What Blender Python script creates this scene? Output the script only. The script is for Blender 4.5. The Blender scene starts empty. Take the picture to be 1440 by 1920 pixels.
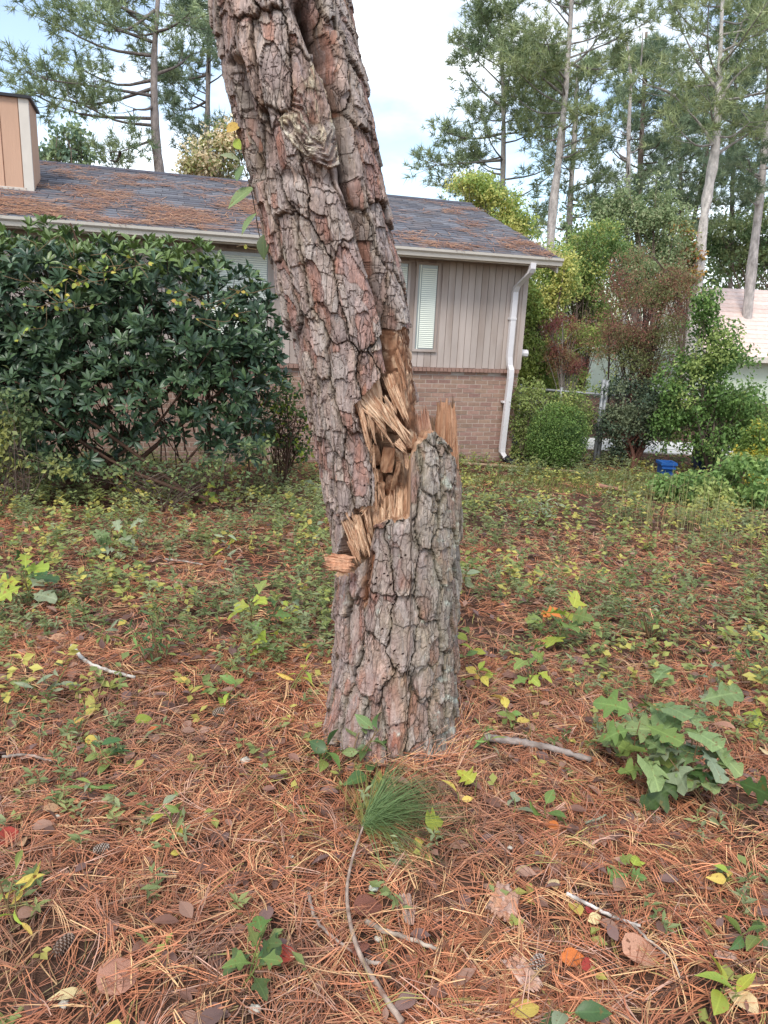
import bpy, math, random
import numpy as np
from mathutils import Vector, Matrix

# ------------------------------------------------------------------ camera
scene = bpy.context.scene
COL = scene.collection
F, CX, CY = 1387.0, 720.0, 960.0            # focal length and centre, in pixels of the photograph
PITCH, ROLL = math.radians(15.0), math.radians(2.75)
EYE = np.array([0.0, 0.0, 1.6])
fw = np.array([0, math.cos(PITCH), -math.sin(PITCH)])
_r0 = np.array([1.0, 0, 0]); _u0 = np.cross(_r0, fw)
rt = math.cos(ROLL) * _r0 + math.sin(ROLL) * _u0
up = -math.sin(ROLL) * _r0 + math.cos(ROLL) * _u0
cd = bpy.data.cameras.new('camera'); cam = bpy.data.objects.new('camera', cd); COL.objects.link(cam)
cd.sensor_fit = 'VERTICAL'; cd.sensor_height = 36.0; cd.sensor_width = 27.0
cd.lens = 36.0 * F / 1920.0; cd.clip_start = 0.05; cd.clip_end = 2000.0
m = Matrix.Identity(4)
for i in range(3):
    m[i][0], m[i][1], m[i][2], m[i][3] = rt[i], up[i], -fw[i], EYE[i]
cam.matrix_world = m
scene.camera = cam

# ------------------------------------------------------------------ sky, sun, exposure
SUN = np.array([-0.18, -0.60, 0.78]); SUN /= np.linalg.norm(SUN)
w = bpy.data.worlds.new('World'); scene.world = w; w.use_nodes = True
nt = w.node_tree; nt.nodes.clear()
def wn(t, **k):
    n = nt.nodes.new(t)
    for a, b in k.items(): setattr(n, a, b)
    return n
out = wn('ShaderNodeOutputWorld')
sky = wn('ShaderNodeTexSky', sky_type='NISHITA', sun_disc=False)
sky.sun_elevation = math.asin(SUN[2]); sky.sun_rotation = math.atan2(SUN[0], SUN[1])
sky.air_density = 1.0; sky.dust_density = 1.0; sky.ozone_density = 1.0
bg1 = wn('ShaderNodeBackground'); bg1.inputs['Strength'].default_value = 0.15
nt.links.new(sky.outputs[0], bg1.inputs['Color'])
bg2 = wn('ShaderNodeBackground'); bg2.inputs['Color'].default_value = (0.90, 0.95, 1.0, 1); bg2.inputs['Strength'].default_value = 1.0
tc = wn('ShaderNodeTexCoord'); mp = wn('ShaderNodeMapping'); mp.inputs['Scale'].default_value = (1.0, 1.0, 2.2)
nt.links.new(tc.outputs['Generated'], mp.inputs[0])
ns = wn('ShaderNodeTexNoise'); ns.inputs['Scale'].default_value = 2.6; ns.inputs['Detail'].default_value = 7.0; ns.inputs['Roughness'].default_value = 0.55
nt.links.new(mp.outputs[0], ns.inputs['Vector'])
cr = wn('ShaderNodeValToRGB'); cr.color_ramp.elements[0].position = 0.44; cr.color_ramp.elements[1].position = 0.63
cr.color_ramp.elements[0].color = (0.12, 0.12, 0.12, 1); cr.color_ramp.elements[1].color = (1, 1, 1, 1)
nt.links.new(ns.outputs['Fac'], cr.inputs[0])
ns2 = wn('ShaderNodeTexNoise'); ns2.inputs['Scale'].default_value = 4.0; ns2.inputs['Detail'].default_value = 5.0
nt.links.new(mp.outputs[0], ns2.inputs['Vector'])
mr = wn('ShaderNodeMapRange'); mr.inputs[1].default_value = 0.35; mr.inputs[2].default_value = 0.6; mr.inputs[3].default_value = 0.82; mr.inputs[4].default_value = 1.08
nt.links.new(ns2.outputs['Fac'], mr.inputs[0]); nt.links.new(mr.outputs[0], bg2.inputs['Strength'])
mx = wn('ShaderNodeMixShader')
nt.links.new(cr.outputs[0], mx.inputs[0]); nt.links.new(bg1.outputs[0], mx.inputs[1]); nt.links.new(bg2.outputs[0], mx.inputs[2])
nt.links.new(mx.outputs[0], out.inputs[0])
sd = bpy.data.lights.new('sun', 'SUN'); sd.energy = 1.5; sd.angle = math.radians(16); sd.color = (1.0, 0.95, 0.88)
so = bpy.data.objects.new('sun', sd); COL.objects.link(so); so.location = (-10, -10, 20)
so.rotation_euler = Vector(SUN).to_track_quat('Z', 'Y').to_euler()
scene.view_settings.view_transform = 'Standard'; scene.view_settings.look = 'None'
scene.view_settings.gamma = 1.0; scene.view_settings.use_curve_mapping = False
scene.view_settings.exposure = 0.88
try:
    scene.cycles.use_denoising = True
    scene.cycles.max_bounces = 6; scene.cycles.transparent_max_bounces = 4
except Exception: pass

# ------------------------------------------------------------------ maths helpers
rng = np.random.default_rng(7)
def ray(px, py): return fw + (px - CX) / F * rt - (py - CY) / F * up
def at(px, py, Y):
    d = ray(px, py); return EYE + d * (Y / d[1])
def proj(P):
    q = np.asarray(P) - EYE; z = q @ fw
    return CX + F * (q @ rt) / z, CY - F * (q @ up) / z, z
_perm = np.random.default_rng(3).permutation(256).astype(np.int64); _perm = np.concatenate([_perm, _perm, _perm])
_g3 = np.random.default_rng(5).normal(size=(256, 3)); _g3 /= np.linalg.norm(_g3, axis=1)[:, None]
def pn(x, y, z):
    x, y, z = np.broadcast_arrays(np.asarray(x, float), np.asarray(y, float), np.asarray(z, float))
    xi, yi, zi = np.floor(x).astype(np.int64), np.floor(y).astype(np.int64), np.floor(z).astype(np.int64)
    xf, yf, zf = x - xi, y - yi, z - zi
    xi &= 255; yi &= 255; zi &= 255
    fx, fy, fz = [t * t * t * (t * (t * 6 - 15) + 10) for t in (xf, yf, zf)]
    def g(a, b, c):
        h = _perm[_perm[_perm[xi + a] + yi + b] + zi + c]; G = _g3[h]
        return G[..., 0] * (xf - a) + G[..., 1] * (yf - b) + G[..., 2] * (zf - c)
    def lp(t, a, b): return a + t * (b - a)
    return 1.6 * lp(fz, lp(fy, lp(fx, g(0,0,0), g(1,0,0)), lp(fx, g(0,1,0), g(1,1,0))),
                    lp(fy, lp(fx, g(0,0,1), g(1,0,1)), lp(fx, g(0,1,1), g(1,1,1))))
def fbm(x, y, z, o=3):
    s = 0; a = 0.5
    for i in range(o):
        s = s + a * pn(x * 2 ** i + 17.3 * i, y * 2 ** i - 9.1 * i, z * 2 ** i + 4.7 * i); a *= 0.5
    return s
def sst(a, b, x):
    t = np.clip((x - a) / (b - a), 0, 1); return t * t * (3 - 2 * t)
def mixc(a, b, t):
    t = np.asarray(t)[..., None]; return np.asarray(a) * (1 - t) + np.asarray(b) * t
def unit(v): return v / (np.linalg.norm(v, axis=-1, keepdims=True) + 1e-12)
def inpoly(px, py, poly):
    ins = np.zeros(np.shape(px), bool); n = len(poly)
    for i in range(n):
        x0, y0 = poly[i]; x1, y1 = poly[(i + 1) % n]
        c = ((y0 > py) != (y1 > py)) & (px < (x1 - x0) * (py - y0) / ((y1 - y0) + 1e-9) + x0)
        ins ^= c
    return ins
def dpath(px, py, pts):
    """distance in photo pixels to a polyline and the parameter along it"""
    best = np.full(np.shape(px), 1e9); n = len(pts) - 1; par = np.zeros(np.shape(px))
    for i in range(n):
        ax, ay = pts[i]; bx, by = pts[i + 1]; L2 = (bx - ax) ** 2 + (by - ay) ** 2
        t = np.clip(((px - ax) * (bx - ax) + (py - ay) * (by - ay)) / L2, 0, 1)
        d = np.hypot(px - ax - t * (bx - ax), py - ay - t * (by - ay))
        k = d < best; best = np.where(k, d, best); par = np.where(k, (i + t) / n, par)
    return best, par
def terr(x, y):
    x = np.asarray(x, float); y = np.asarray(y, float)
    z = -0.6 * sst(1.5, 12.5, y) - 0.012 * np.clip(y - 12.5, 0, 60)
    n = 0.05 * fbm(x * .5, y * .5, 0 * x, 2) + 0.035 * fbm(x * 1.7, y * 1.7, 0 * x + 3, 2)
    return z + n * sst(0.25, 1.2, np.hypot(x - .08, y - 2.5))
def gh(px, py):
    d = ray(px, py); z = 0.0
    for i in range(30):
        P = EYE + d * ((z - EYE[2]) / d[2]); z = .5 * z + .5 * float(terr(P[0], P[1]))
    return EYE + d * ((z - EYE[2]) / d[2])

# ------------------------------------------------------------------ mesh helpers
def lin(r, g, b):
    return tuple(((c / 255) / 12.92 if c / 255 < .04045 else ((c / 255 + .055) / 1.055) ** 2.4) for c in (r, g, b))
def mesh(name, V, Fa, mat=None, cols=None, smooth=False):
    V = np.asarray(V, np.float32); me = bpy.data.meshes.new(name)
    if isinstance(Fa, np.ndarray): Fa = [Fa]
    Fa = [np.asarray(f, np.int32) for f in Fa if len(f)]
    me.vertices.add(len(V)); me.vertices.foreach_set('co', V.ravel())
    loops = np.concatenate([f.ravel() for f in Fa]); cnt = np.concatenate([np.full(len(f), f.shape[1], np.int32) for f in Fa])
    me.loops.add(len(loops)); me.loops.foreach_set('vertex_index', loops)
    me.polygons.add(len(cnt)); st = np.zeros(len(cnt), np.int32); st[1:] = np.cumsum(cnt)[:-1]
    me.polygons.foreach_set('loop_start', st); me.polygons.foreach_set('loop_total', cnt)
    me.polygons.foreach_set('use_smooth', np.full(len(cnt), bool(smooth)))
    if cols is not None:
        c = np.ones((len(V), 4), np.float32); c[:, :3] = np.clip(cols, 0, 1)
        at_ = me.color_attributes.new('col', 'FLOAT_COLOR', 'POINT'); at_.data.foreach_set('color', c.ravel())
    me.update(calc_edges=True)
    if mat: me.materials.append(mat)
    return me
def ob(name, me, parent=None, label=None, cat=None, group=None, kind=None, mw=None):
    o = bpy.data.objects.new(name, me); COL.objects.link(o)
    if parent is not None: o.parent = parent
    if mw is not None: o.matrix_basis = mw
    if label: o['label'] = label
    if cat: o['category'] = cat
    if group: o['group'] = group
    if kind: o['kind'] = kind
    return o
def thing(name, label, cat, group=None, loc=(0, 0, 0)):
    o = ob(name, None, None, label, cat, group); o.location = Vector(loc); o.empty_display_size = .05
    return o
class MB:
    """collects pieces of geometry, then makes one mesh"""
    def __init__(s): s.V = []; s.T = []; s.Q = []; s.C = []; s.n = 0
    def add(s, V, T=None, Q=None, col=(1, 1, 1)):
        V = np.asarray(V, float); col = np.asarray(col, float)
        s.V.append(V); s.C.append(np.broadcast_to(col, (len(V), 3)))
        if T is not None and len(T): s.T.append(np.asarray(T) + s.n)
        if Q is not None and len(Q): s.Q.append(np.asarray(Q) + s.n)
        s.n += len(V)
    def tube(s, P, R, k=6, col=(1, 1, 1), cap=True):
        V, Q, T = tube(P, R, k, cap); s.add(V, T, Q, col)
    def box(s, lo, hi, col=(1, 1, 1), ax=None, org=None):
        lo, hi = np.asarray(lo, float), np.asarray(hi, float)
        V = np.array([[(lo, hi)[(i >> k) & 1][k] for k in range(3)] for i in range(8)])
        if ax is not None: V = org + V @ np.asarray(ax)
        s.add(V, None, [[0, 2, 3, 1], [4, 5, 7, 6], [0, 1, 5, 4], [2, 6, 7, 3], [0, 4, 6, 2], [1, 3, 7, 5]], col)
    def mesh(s, name, mat, smooth=False):
        Fs = []
        if s.T: Fs.append(np.concatenate(s.T))
        if s.Q: Fs.append(np.concatenate(s.Q))
        return mesh(name, np.concatenate(s.V), Fs, mat, np.concatenate(s.C), smooth)
def tube(P, R, k=6, cap=True):
    P = np.asarray(P, float); n = len(P); R = np.broadcast_to(np.asarray(R, float), (n,))
    T = unit(np.gradient(P, axis=0)); ref = np.array([.31, .17, .93]) if abs(T[0, 2]) < .9 else np.array([.9, .3, .1])
    A = unit(np.cross(T, ref)); B = np.cross(T, A); a = np.arange(k) * 2 * math.pi / k
    V = (P[:, None] + R[:, None, None] * (np.cos(a)[None, :, None] * A[:, None] + np.sin(a)[None, :, None] * B[:, None])).reshape(-1, 3)
    i = np.arange(n - 1)[:, None] * k; j = np.arange(k)[None]; j2 = (j + 1) % k
    Q = np.stack([i + j, i + j2, i + k + j2, i + k + j], -1).reshape(-1, 4); T3 = []
    if cap:
        V = np.concatenate([V, P[:1], P[-1:]]); c0, c1 = n * k, n * k + 1
        for q in range(k):
            T3 += [[c0, (q + 1) % k, q], [c1, (n - 1) * k + q, (n - 1) * k + (q + 1) % k]]
    return V, Q, np.array(T3).reshape(-1, 3)
def curve(pts, n):
    """smooth polyline through a few points"""
    pts = np.asarray(pts, float); m_ = len(pts)
    if m_ == 2: return pts[0] + np.linspace(0, 1, n)[:, None] * (pts[1] - pts[0])
    t = np.linspace(0, m_ - 1, n); i = np.clip(t.astype(int), 0, m_ - 2); f = (t - i)[:, None]
    p = np.concatenate([2 * pts[:1] - pts[1:2], pts, 2 * pts[-1:] - pts[-2:-1]])
    a, b, c, d = p[i], p[i + 1], p[i + 2], p[i + 3]
    return .5 * (2 * b + (c - a) * f + (2 * a - 5 * b + 4 * c - d) * f ** 2 + (3 * b - a - 3 * c + d) * f ** 3)
def frames(D, N):
    D = unit(D); Z = unit(N - (N * D).sum(-1, keepdims=True) * D); X = np.cross(D, Z)
    return X, D, Z
def inst(tv, tf, P, X, Y, Z, S):
    """copies of a template (k,3) at n frames, joined"""
    S = np.asarray(S, float)
    if S.ndim == 1: S = np.repeat(S[:, None], 3, 1)
    V = P[:, None] + tv[None, :, 0:1] * (X * S[:, 0:1])[:, None] + tv[None, :, 1:2] * (Y * S[:, 1:2])[:, None] + tv[None, :, 2:3] * (Z * S[:, 2:3])[:, None]
    k = len(tv); Fc = (tf[None] + (np.arange(len(P)) * k)[:, None, None]).reshape(-1, tf.shape[1])
    return V.reshape(-1, 3), Fc
def rdir(n, r=rng): return unit(r.normal(size=(n, 3)))
# leaf templates: +Y along the leaf, +Z its upper face, unit length
def leaf_t(stations, fold=.12, bend=.15, wig=0.0, seed=0):
    """stations (t, half width) -> strip with a midrib"""
    r = np.random.default_rng(seed); V = []; Fc = []
    for t, hw in stations:
        z = -bend * t * t; V += [(-hw, t, z + fold * hw + wig * r.normal() * hw), (0, t, z), (hw, t, z + fold * hw + wig * r.normal() * hw)]
    for i in range(len(stations) - 1):
        a = 3 * i; b = a + 3
        Fc += [(a, a + 1, b + 1), (a, b + 1, b), (a + 1, a + 2, b + 2), (a + 1, b + 2, b + 1)]
    return np.array(V, float), np.array(Fc)
LT = {
 'lance': leaf_t([(0, .012), (.12, .05), (.35, .12), (.6, .13), (.82, .08), (1, .004)], .35, .25),
 'ovate': leaf_t([(0, .015), (.1, .12), (.3, .25), (.5, .27), (.72, .19), (.9, .07), (1, .004)], .25, .2),
 'rhodo': leaf_t([(0, .02), (.3, .14), (.7, .16), (1, .01)], .35, .22),
 'round': leaf_t([(0, .02), (.08, .2), (.3, .36), (.55, .36), (.8, .24), (1, .02)], .15, .15),
 'oak': leaf_t([(0, .012), (.12, .04), (.22, .12), (.3, .26), (.36, .28), (.42, .13), (.5, .15), (.58, .36), (.66, .40), (.73, .2), (.8, .22), (.88, .26), (.96, .2), (1, .06)], .12, .22, .15, 4),
 'mitten': leaf_t([(0, .015), (.15, .1), (.3, .2), (.42, .38), (.52, .45), (.56, .26), (.62, .2), (.75, .2), (.9, .12), (1, .01)], .2, .25, .1, 2),
 'maple': leaf_t([(0, .03), (.05, .2), (.14, .42), (.2, .44), (.28, .25), (.38, .42), (.5, .52), (.53, .36), (.58, .2), (.75, .2), (.9, .08), (1, .004)], .15, .2, .1, 5),
 'quad': (np.array([(0, 0, 0), (.3, .5, .06), (0, 1, -.08), (-.3, .5, .06)], float), np.array([(0, 1, 2), (0, 2, 3)])),
 'slim': (np.array([(0, 0, 0), (.16, .5, .05), (0, 1, -.1), (-.16, .5, .05)], float), np.array([(0, 1, 2), (0, 2, 3)])),
}

# ------------------------------------------------------------------ materials
def M(name, base=(.5, .5, .5), rough=.8, spec=.25, var=.15, scale=12., stretch=(1, 1, 1), bump=0., bscale=60., bstretch=None,
      attr=False, orand=0., ohue=0., trans=0., metal=0., var2=None, dist=.01, vein=0., spot=None):
    mt = bpy.data.materials.new(name); mt.use_nodes = True; t = mt.node_tree; t.nodes.clear(); L = t.links.new
    def N(ty, **k):
        n = t.nodes.new(ty)
        for a, b in k.items(): setattr(n, a, b)
        return n
    o = N('ShaderNodeOutputMaterial'); b = N('ShaderNodeBsdfPrincipled')
    b.inputs['Roughness'].default_value = rough; b.inputs['Specular IOR Level'].default_value = spec; b.inputs['Metallic'].default_value = metal
    tc = N('ShaderNodeTexCoord'); mp = N('ShaderNodeMapping'); mp.inputs['Scale'].default_value = stretch; L(tc.outputs['Object'], mp.inputs[0])
    if orand:                  # each object its own piece of the grain
        oi0 = N('ShaderNodeObjectInfo'); of = N('ShaderNodeVectorMath', operation='SCALE'); of.inputs[0].default_value = (31., 17., 43.); L(oi0.outputs['Random'], of.inputs['Scale']); L(of.outputs[0], mp.inputs['Location'])
    no = N('ShaderNodeTexNoise'); no.inputs['Scale'].default_value = scale; no.inputs['Detail'].default_value = 6; no.inputs['Roughness'].default_value = .6
    L(mp.outputs[0], no.inputs['Vector'])
    if attr:
        c = N('ShaderNodeAttribute', attribute_name='col').outputs['Color']
    else:
        rg = N('ShaderNodeRGB'); rg.outputs[0].default_value = (*base, 1); c = rg.outputs[0]
    if var2 is not None:       # second real colour, in blotches
        n2 = N('ShaderNodeTexNoise'); n2.inputs['Scale'].default_value = scale * .37; n2.inputs['Detail'].default_value = 5; L(mp.outputs[0], n2.inputs['Vector'])
        r2 = N('ShaderNodeMapRange'); r2.inputs[1].default_value = .45; r2.inputs[2].default_value = .62; L(n2.outputs['Fac'], r2.inputs[0])
        mx = N('ShaderNodeMix', data_type='RGBA'); L(r2.outputs[0], mx.inputs[0]); L(c, mx.inputs[6]); mx.inputs[7].default_value = (*var2, 1); c = mx.outputs[2]
    hs = N('ShaderNodeHueSaturation'); L(c, hs.inputs['Color'])
    mr = N('ShaderNodeMapRange'); mr.inputs[1].default_value = .25; mr.inputs[2].default_value = .75
    mr.inputs[3].default_value = 1 - var; mr.inputs[4].default_value = 1 + var; L(no.outputs['Fac'], mr.inputs[0]); val = mr.outputs[0]
    if orand or ohue:
        oi = N('ShaderNodeObjectInfo')
        m2 = N('ShaderNodeMapRange'); m2.inputs[3].default_value = 1 - orand; m2.inputs[4].default_value = 1 + orand; L(oi.outputs['Random'], m2.inputs[0])
        mu = N('ShaderNodeMath', operation='MULTIPLY'); L(val, mu.inputs[0]); L(m2.outputs[0], mu.inputs[1]); val = mu.outputs[0]
        wn_ = N('ShaderNodeTexWhiteNoise', noise_dimensions='1D'); L(oi.outputs['Random'], wn_.inputs['W'])
        m3 = N('ShaderNodeMapRange'); m3.inputs[3].default_value = .5 - ohue; m3.inputs[4].default_value = .5 + ohue; L(wn_.outputs['Value'], m3.inputs[0])
        L(m3.outputs[0], hs.inputs['Hue'])
    if vein:                   # midrib and side veins, drawn in the leaf's own frame
        def ma(op, a, b_, c_=None):
            n = N('ShaderNodeMath', operation=op)
            for i, v in enumerate((a, b_, c_)):
                if v is None: continue
                if isinstance(v, (int, float)): n.inputs[i].default_value = v
                else: L(v, n.inputs[i])
            return n.outputs[0]
        sx = N('ShaderNodeSeparateXYZ'); L(tc.outputs['Object'], sx.inputs[0]); ax_ = ma('ABSOLUTE', sx.outputs[0], 0.)
        rib = N('ShaderNodeMapRange'); rib.inputs[1].default_value = .012; rib.inputs[2].default_value = .03; rib.inputs[3].default_value = 1.; rib.inputs[4].default_value = 0.; L(ax_, rib.inputs[0])
        fr_ = ma('FRACT', ma('MULTIPLY', ma('MULTIPLY_ADD', ax_, -.8, sx.outputs[1]), 9.), 0.); sv = N('ShaderNodeMapRange'); sv.inputs[1].default_value = .0; sv.inputs[2].default_value = .22; sv.inputs[3].default_value = .6; sv.inputs[4].default_value = 0.; L(fr_, sv.inputs[0])
        val = ma('MULTIPLY', val, ma('MULTIPLY_ADD', ma('MAXIMUM', rib.outputs[0], sv.outputs[0]), vein, 1. - vein * .25))
    L(val, hs.inputs['Value'])
    colr = hs.outputs[0]
    if spot is not None:       # brown spots and bitten edges
        n3 = N('ShaderNodeTexNoise'); n3.inputs['Scale'].default_value = 7.; n3.inputs['Detail'].default_value = 3; L(tc.outputs['Object'], n3.inputs['Vector'])
        if orand:
            va = N('ShaderNodeVectorMath', operation='ADD'); L(tc.outputs['Object'], va.inputs[0]); sc3 = N('ShaderNodeMath', operation='MULTIPLY'); sc3.inputs[1].default_value = 40.; L(oi.outputs['Random'], sc3.inputs[0]); L(sc3.outputs[0], va.inputs[1]); L(va.outputs[0], n3.inputs['Vector'])
        r3 = N('ShaderNodeMapRange'); r3.inputs[1].default_value = .62; r3.inputs[2].default_value = .68; L(n3.outputs['Fac'], r3.inputs[0])
        x3 = N('ShaderNodeMix', data_type='RGBA'); L(r3.outputs[0], x3.inputs[0]); L(colr, x3.inputs[6]); x3.inputs[7].default_value = (*spot, 1); colr = x3.outputs[2]
    L(colr, b.inputs['Base Color'])
    if bump:
        mb = N('ShaderNodeMapping'); mb.inputs['Scale'].default_value = bstretch or stretch; L(tc.outputs['Object'], mb.inputs[0])
        nb = N('ShaderNodeTexNoise'); nb.inputs['Scale'].default_value = bscale; nb.inputs['Detail'].default_value = 5; nb.inputs['Roughness'].default_value = .65; L(mb.outputs[0], nb.inputs['Vector'])
        bp = N('ShaderNodeBump'); bp.inputs['Strength'].default_value = bump; bp.inputs['Distance'].default_value = dist; L(nb.outputs['Fac'], bp.inputs['Height']); L(bp.outputs[0], b.inputs['Normal'])
    if trans:
        tl = N('ShaderNodeBsdfTranslucent'); L(colr, tl.inputs['Color']); ms = N('ShaderNodeMixShader'); ms.inputs[0].default_value = trans
        L(b.outputs[0], ms.inputs[1]); L(tl.outputs[0], ms.inputs[2]); L(ms.outputs[0], o.inputs[0])
    else: L(b.outputs[0], o.inputs[0])
    return mt
def bark_mat():
    """flaky bark: stored plate colours, small flakes with cracked rims, fine speckle"""
    mt = bpy.data.materials.new('pine_bark'); mt.use_nodes = True; t = mt.node_tree; t.nodes.clear(); L = t.links.new
    def N(ty, **k):
        n = t.nodes.new(ty)
        for a, b in k.items(): setattr(n, a, b)
        return n
    def math_(op, a, b, c=None):
        n = N('ShaderNodeMath', operation=op)
        for i, v in enumerate((a, b, c)):
            if v is None: continue
            if isinstance(v, (int, float)): n.inputs[i].default_value = v
            else: L(v, n.inputs[i])
        return n.outputs[0]
    o = N('ShaderNodeOutputMaterial'); b = N('ShaderNodeBsdfPrincipled'); b.inputs['Roughness'].default_value = .92; b.inputs['Specular IOR Level'].default_value = .12
    tc = N('ShaderNodeTexCoord'); mp = N('ShaderNodeMapping'); mp.inputs['Scale'].default_value = (1, 1, .24); L(tc.outputs['Object'], mp.inputs[0])
    dn = N('ShaderNodeTexNoise'); dn.inputs['Scale'].default_value = 38; dn.inputs['Detail'].default_value = 4; L(mp.outputs[0], dn.inputs['Vector'])
    vm = N('ShaderNodeVectorMath', operation='MULTIPLY_ADD'); L(dn.outputs['Color'], vm.inputs[0]); vm.inputs[1].default_value = (.02, .02, .02); L(mp.outputs[0], vm.inputs[2])
    v1 = N('ShaderNodeTexVoronoi'); v1.inputs['Scale'].default_value = 52; L(vm.outputs[0], v1.inputs['Vector'])
    v2 = N('ShaderNodeTexVoronoi', feature='DISTANCE_TO_EDGE'); v2.inputs['Scale'].default_value = 52; L(vm.outputs[0], v2.inputs['Vector'])
    sp_ = N('ShaderNodeSeparateColor'); L(v1.outputs['Color'], sp_.inputs[0])
    cr_ = N('ShaderNodeMapRange'); cr_.inputs[1].default_value = .0; cr_.inputs[2].default_value = .07; L(v2.outputs['Distance'], cr_.inputs[0])
    patch = N('ShaderNodeTexNoise'); patch.inputs['Scale'].default_value = 17; patch.inputs['Detail'].default_value = 3; L(mp.outputs[0], patch.inputs['Vector'])
    pm = N('ShaderNodeMapRange'); pm.inputs[1].default_value = .42; pm.inputs[2].default_value = .58; L(patch.outputs['Fac'], pm.inputs[0])
    crack = math_('SUBTRACT', 1.0, math_('MULTIPLY', math_('SUBTRACT', 1.0, cr_.outputs[0]), pm.outputs[0]))     # 0 in a crack
    fn = N('ShaderNodeTexNoise'); fn.inputs['Scale'].default_value = 150; fn.inputs['Detail'].default_value = 6; fn.inputs['Roughness'].default_value = .7; L(mp.outputs[0], fn.inputs['Vector'])
    fr = N('ShaderNodeMapRange'); fr.inputs[1].default_value = .3; fr.inputs[2].default_value = .7; fr.inputs[3].default_value = .66; fr.inputs[4].default_value = 1.30; L(fn.outputs['Fac'], fr.inputs[0])
    cell = N('ShaderNodeMapRange'); cell.inputs[3].default_value = .84; cell.inputs[4].default_value = 1.16; L(sp_.outputs[0], cell.inputs[0])
    val = math_('MULTIPLY', fr.outputs[0], cell.outputs[0])
    at_ = N('ShaderNodeAttribute', attribute_name='col'); hs = N('ShaderNodeHueSaturation'); L(at_.outputs['Color'], hs.inputs['Color']); L(val, hs.inputs['Value'])
    sm_ = N('ShaderNodeMapRange'); sm_.inputs[3].default_value = .75; sm_.inputs[4].default_value = 1.15; L(sp_.outputs[1], sm_.inputs[0]); L(sm_.outputs[0], hs.inputs['Saturation'])
    mx = N('ShaderNodeMix', data_type='RGBA'); mx.inputs[6].default_value = (*lin(84, 66, 56), 1); L(math_('MULTIPLY_ADD', crack, .6, .4), mx.inputs[0]); L(hs.outputs[0], mx.inputs[7]); L(mx.outputs[2], b.inputs['Base Color'])
    hgt = math_('ADD', math_('MULTIPLY', crack, .55), math_('ADD', math_('MULTIPLY', sp_.outputs[0], .5), math_('MULTIPLY', fn.outputs['Fac'], .5)))
    bp = N('ShaderNodeBump'); bp.inputs['Strength'].default_value = 1.0; bp.inputs['Distance'].default_value = .006; L(hgt, bp.inputs['Height']); L(bp.outputs[0], b.inputs['Normal']); L(b.outputs[0], o.inputs[0])
    return mt
MT = dict(
 bark=bark_mat(),
 wood=M('split_wood', attr=True, rough=.85, spec=.15, var=.36, scale=75, stretch=(1, 1, .10), bump=1.0, bscale=130, bstretch=(1, 1, .1), dist=.006),
 needle=M('dry_needles', attr=True, rough=.65, spec=.3, var=.12, scale=8),
 leafc=M('leaf_mass', attr=True, rough=.55, spec=.35, var=.12, scale=3, trans=.38),
 rhodo=M('glossy_leaf', attr=True, rough=.38, spec=.5, var=.1, scale=4, trans=.12),
 gneedle=M('green_needles', attr=True, rough=.5, spec=.35, var=.12, scale=2, trans=.3),
 twig=M('twig_bark', attr=True, rough=.9, spec=.1, var=.25, scale=30, bump=.5, bscale=90),
 farbark=M('far_trunk_bark', attr=True, rough=.95, spec=.1, var=.5, scale=9.0, stretch=(1, 1, .4), bump=1.0, bscale=14, dist=.06),
)
GREENS = dict(
 oak=M('oak_leaf', lin(130, 150, 96), .5, .4, .12, 30, orand=.2, ohue=.015, trans=.22, bump=.3, bscale=25, vein=.3, spot=lin(126, 110, 70)),
 green=M('green_leaf', lin(120, 140, 74), .5, .35, .12, 30, orand=.25, ohue=.035, trans=.25, vein=.28, spot=lin(132, 110, 62)),
 dark=M('dark_green_leaf', lin(80, 104, 58), .45, .4, .12, 30, orand=.25, ohue=.03, trans=.2, vein=.3, spot=lin(104, 96, 52)),
 lime=M('lime_leaf', lin(168, 180, 76), .5, .3, .12, 30, orand=.15, ohue=.025, trans=.3, vein=.22, spot=lin(170, 130, 66)),
 yellow=M('yellow_leaf', lin(214, 190, 96), .55, .3, .12, 30, orand=.12, ohue=.02, trans=.3, vein=.15, spot=lin(140, 96, 52)),
 blue=M('blue_green_leaf', lin(140, 150, 118), .5, .35, .12, 30, orand=.2, ohue=.015, trans=.2, vein=.25, spot=lin(128, 112, 76)),
 tan=M('tan_dead_leaf', lin(196, 150, 120), .7, .2, .15, 35, orand=.12, ohue=.015, trans=.15, bump=.4, bscale=40, vein=.18, spot=lin(128, 88, 66)),
 brown=M('brown_dead_leaf', lin(140, 98, 76), .75, .2, .2, 35, orand=.2, ohue=.015, trans=.1, bump=.4, bscale=40, vein=.2, spot=lin(96, 66, 52)),
 red=M('red_dead_leaf', lin(178, 76, 62), .6, .25, .2, 35, orand=.12, ohue=.01, trans=.15, vein=.2, spot=lin(96, 44, 36)),
 orange=M('orange_dead_leaf', lin(214, 130, 66), .6, .25, .15, 35, orand=.1, ohue=.01, trans=.2, vein=.18, spot=lin(140, 74, 44)),
 pale=M('pale_dead_leaf', lin(222, 200, 150), .6, .25, .1, 35, orand=.08, ohue=.01, trans=.2, vein=.12, spot=lin(160, 120, 80)),
)
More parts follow.
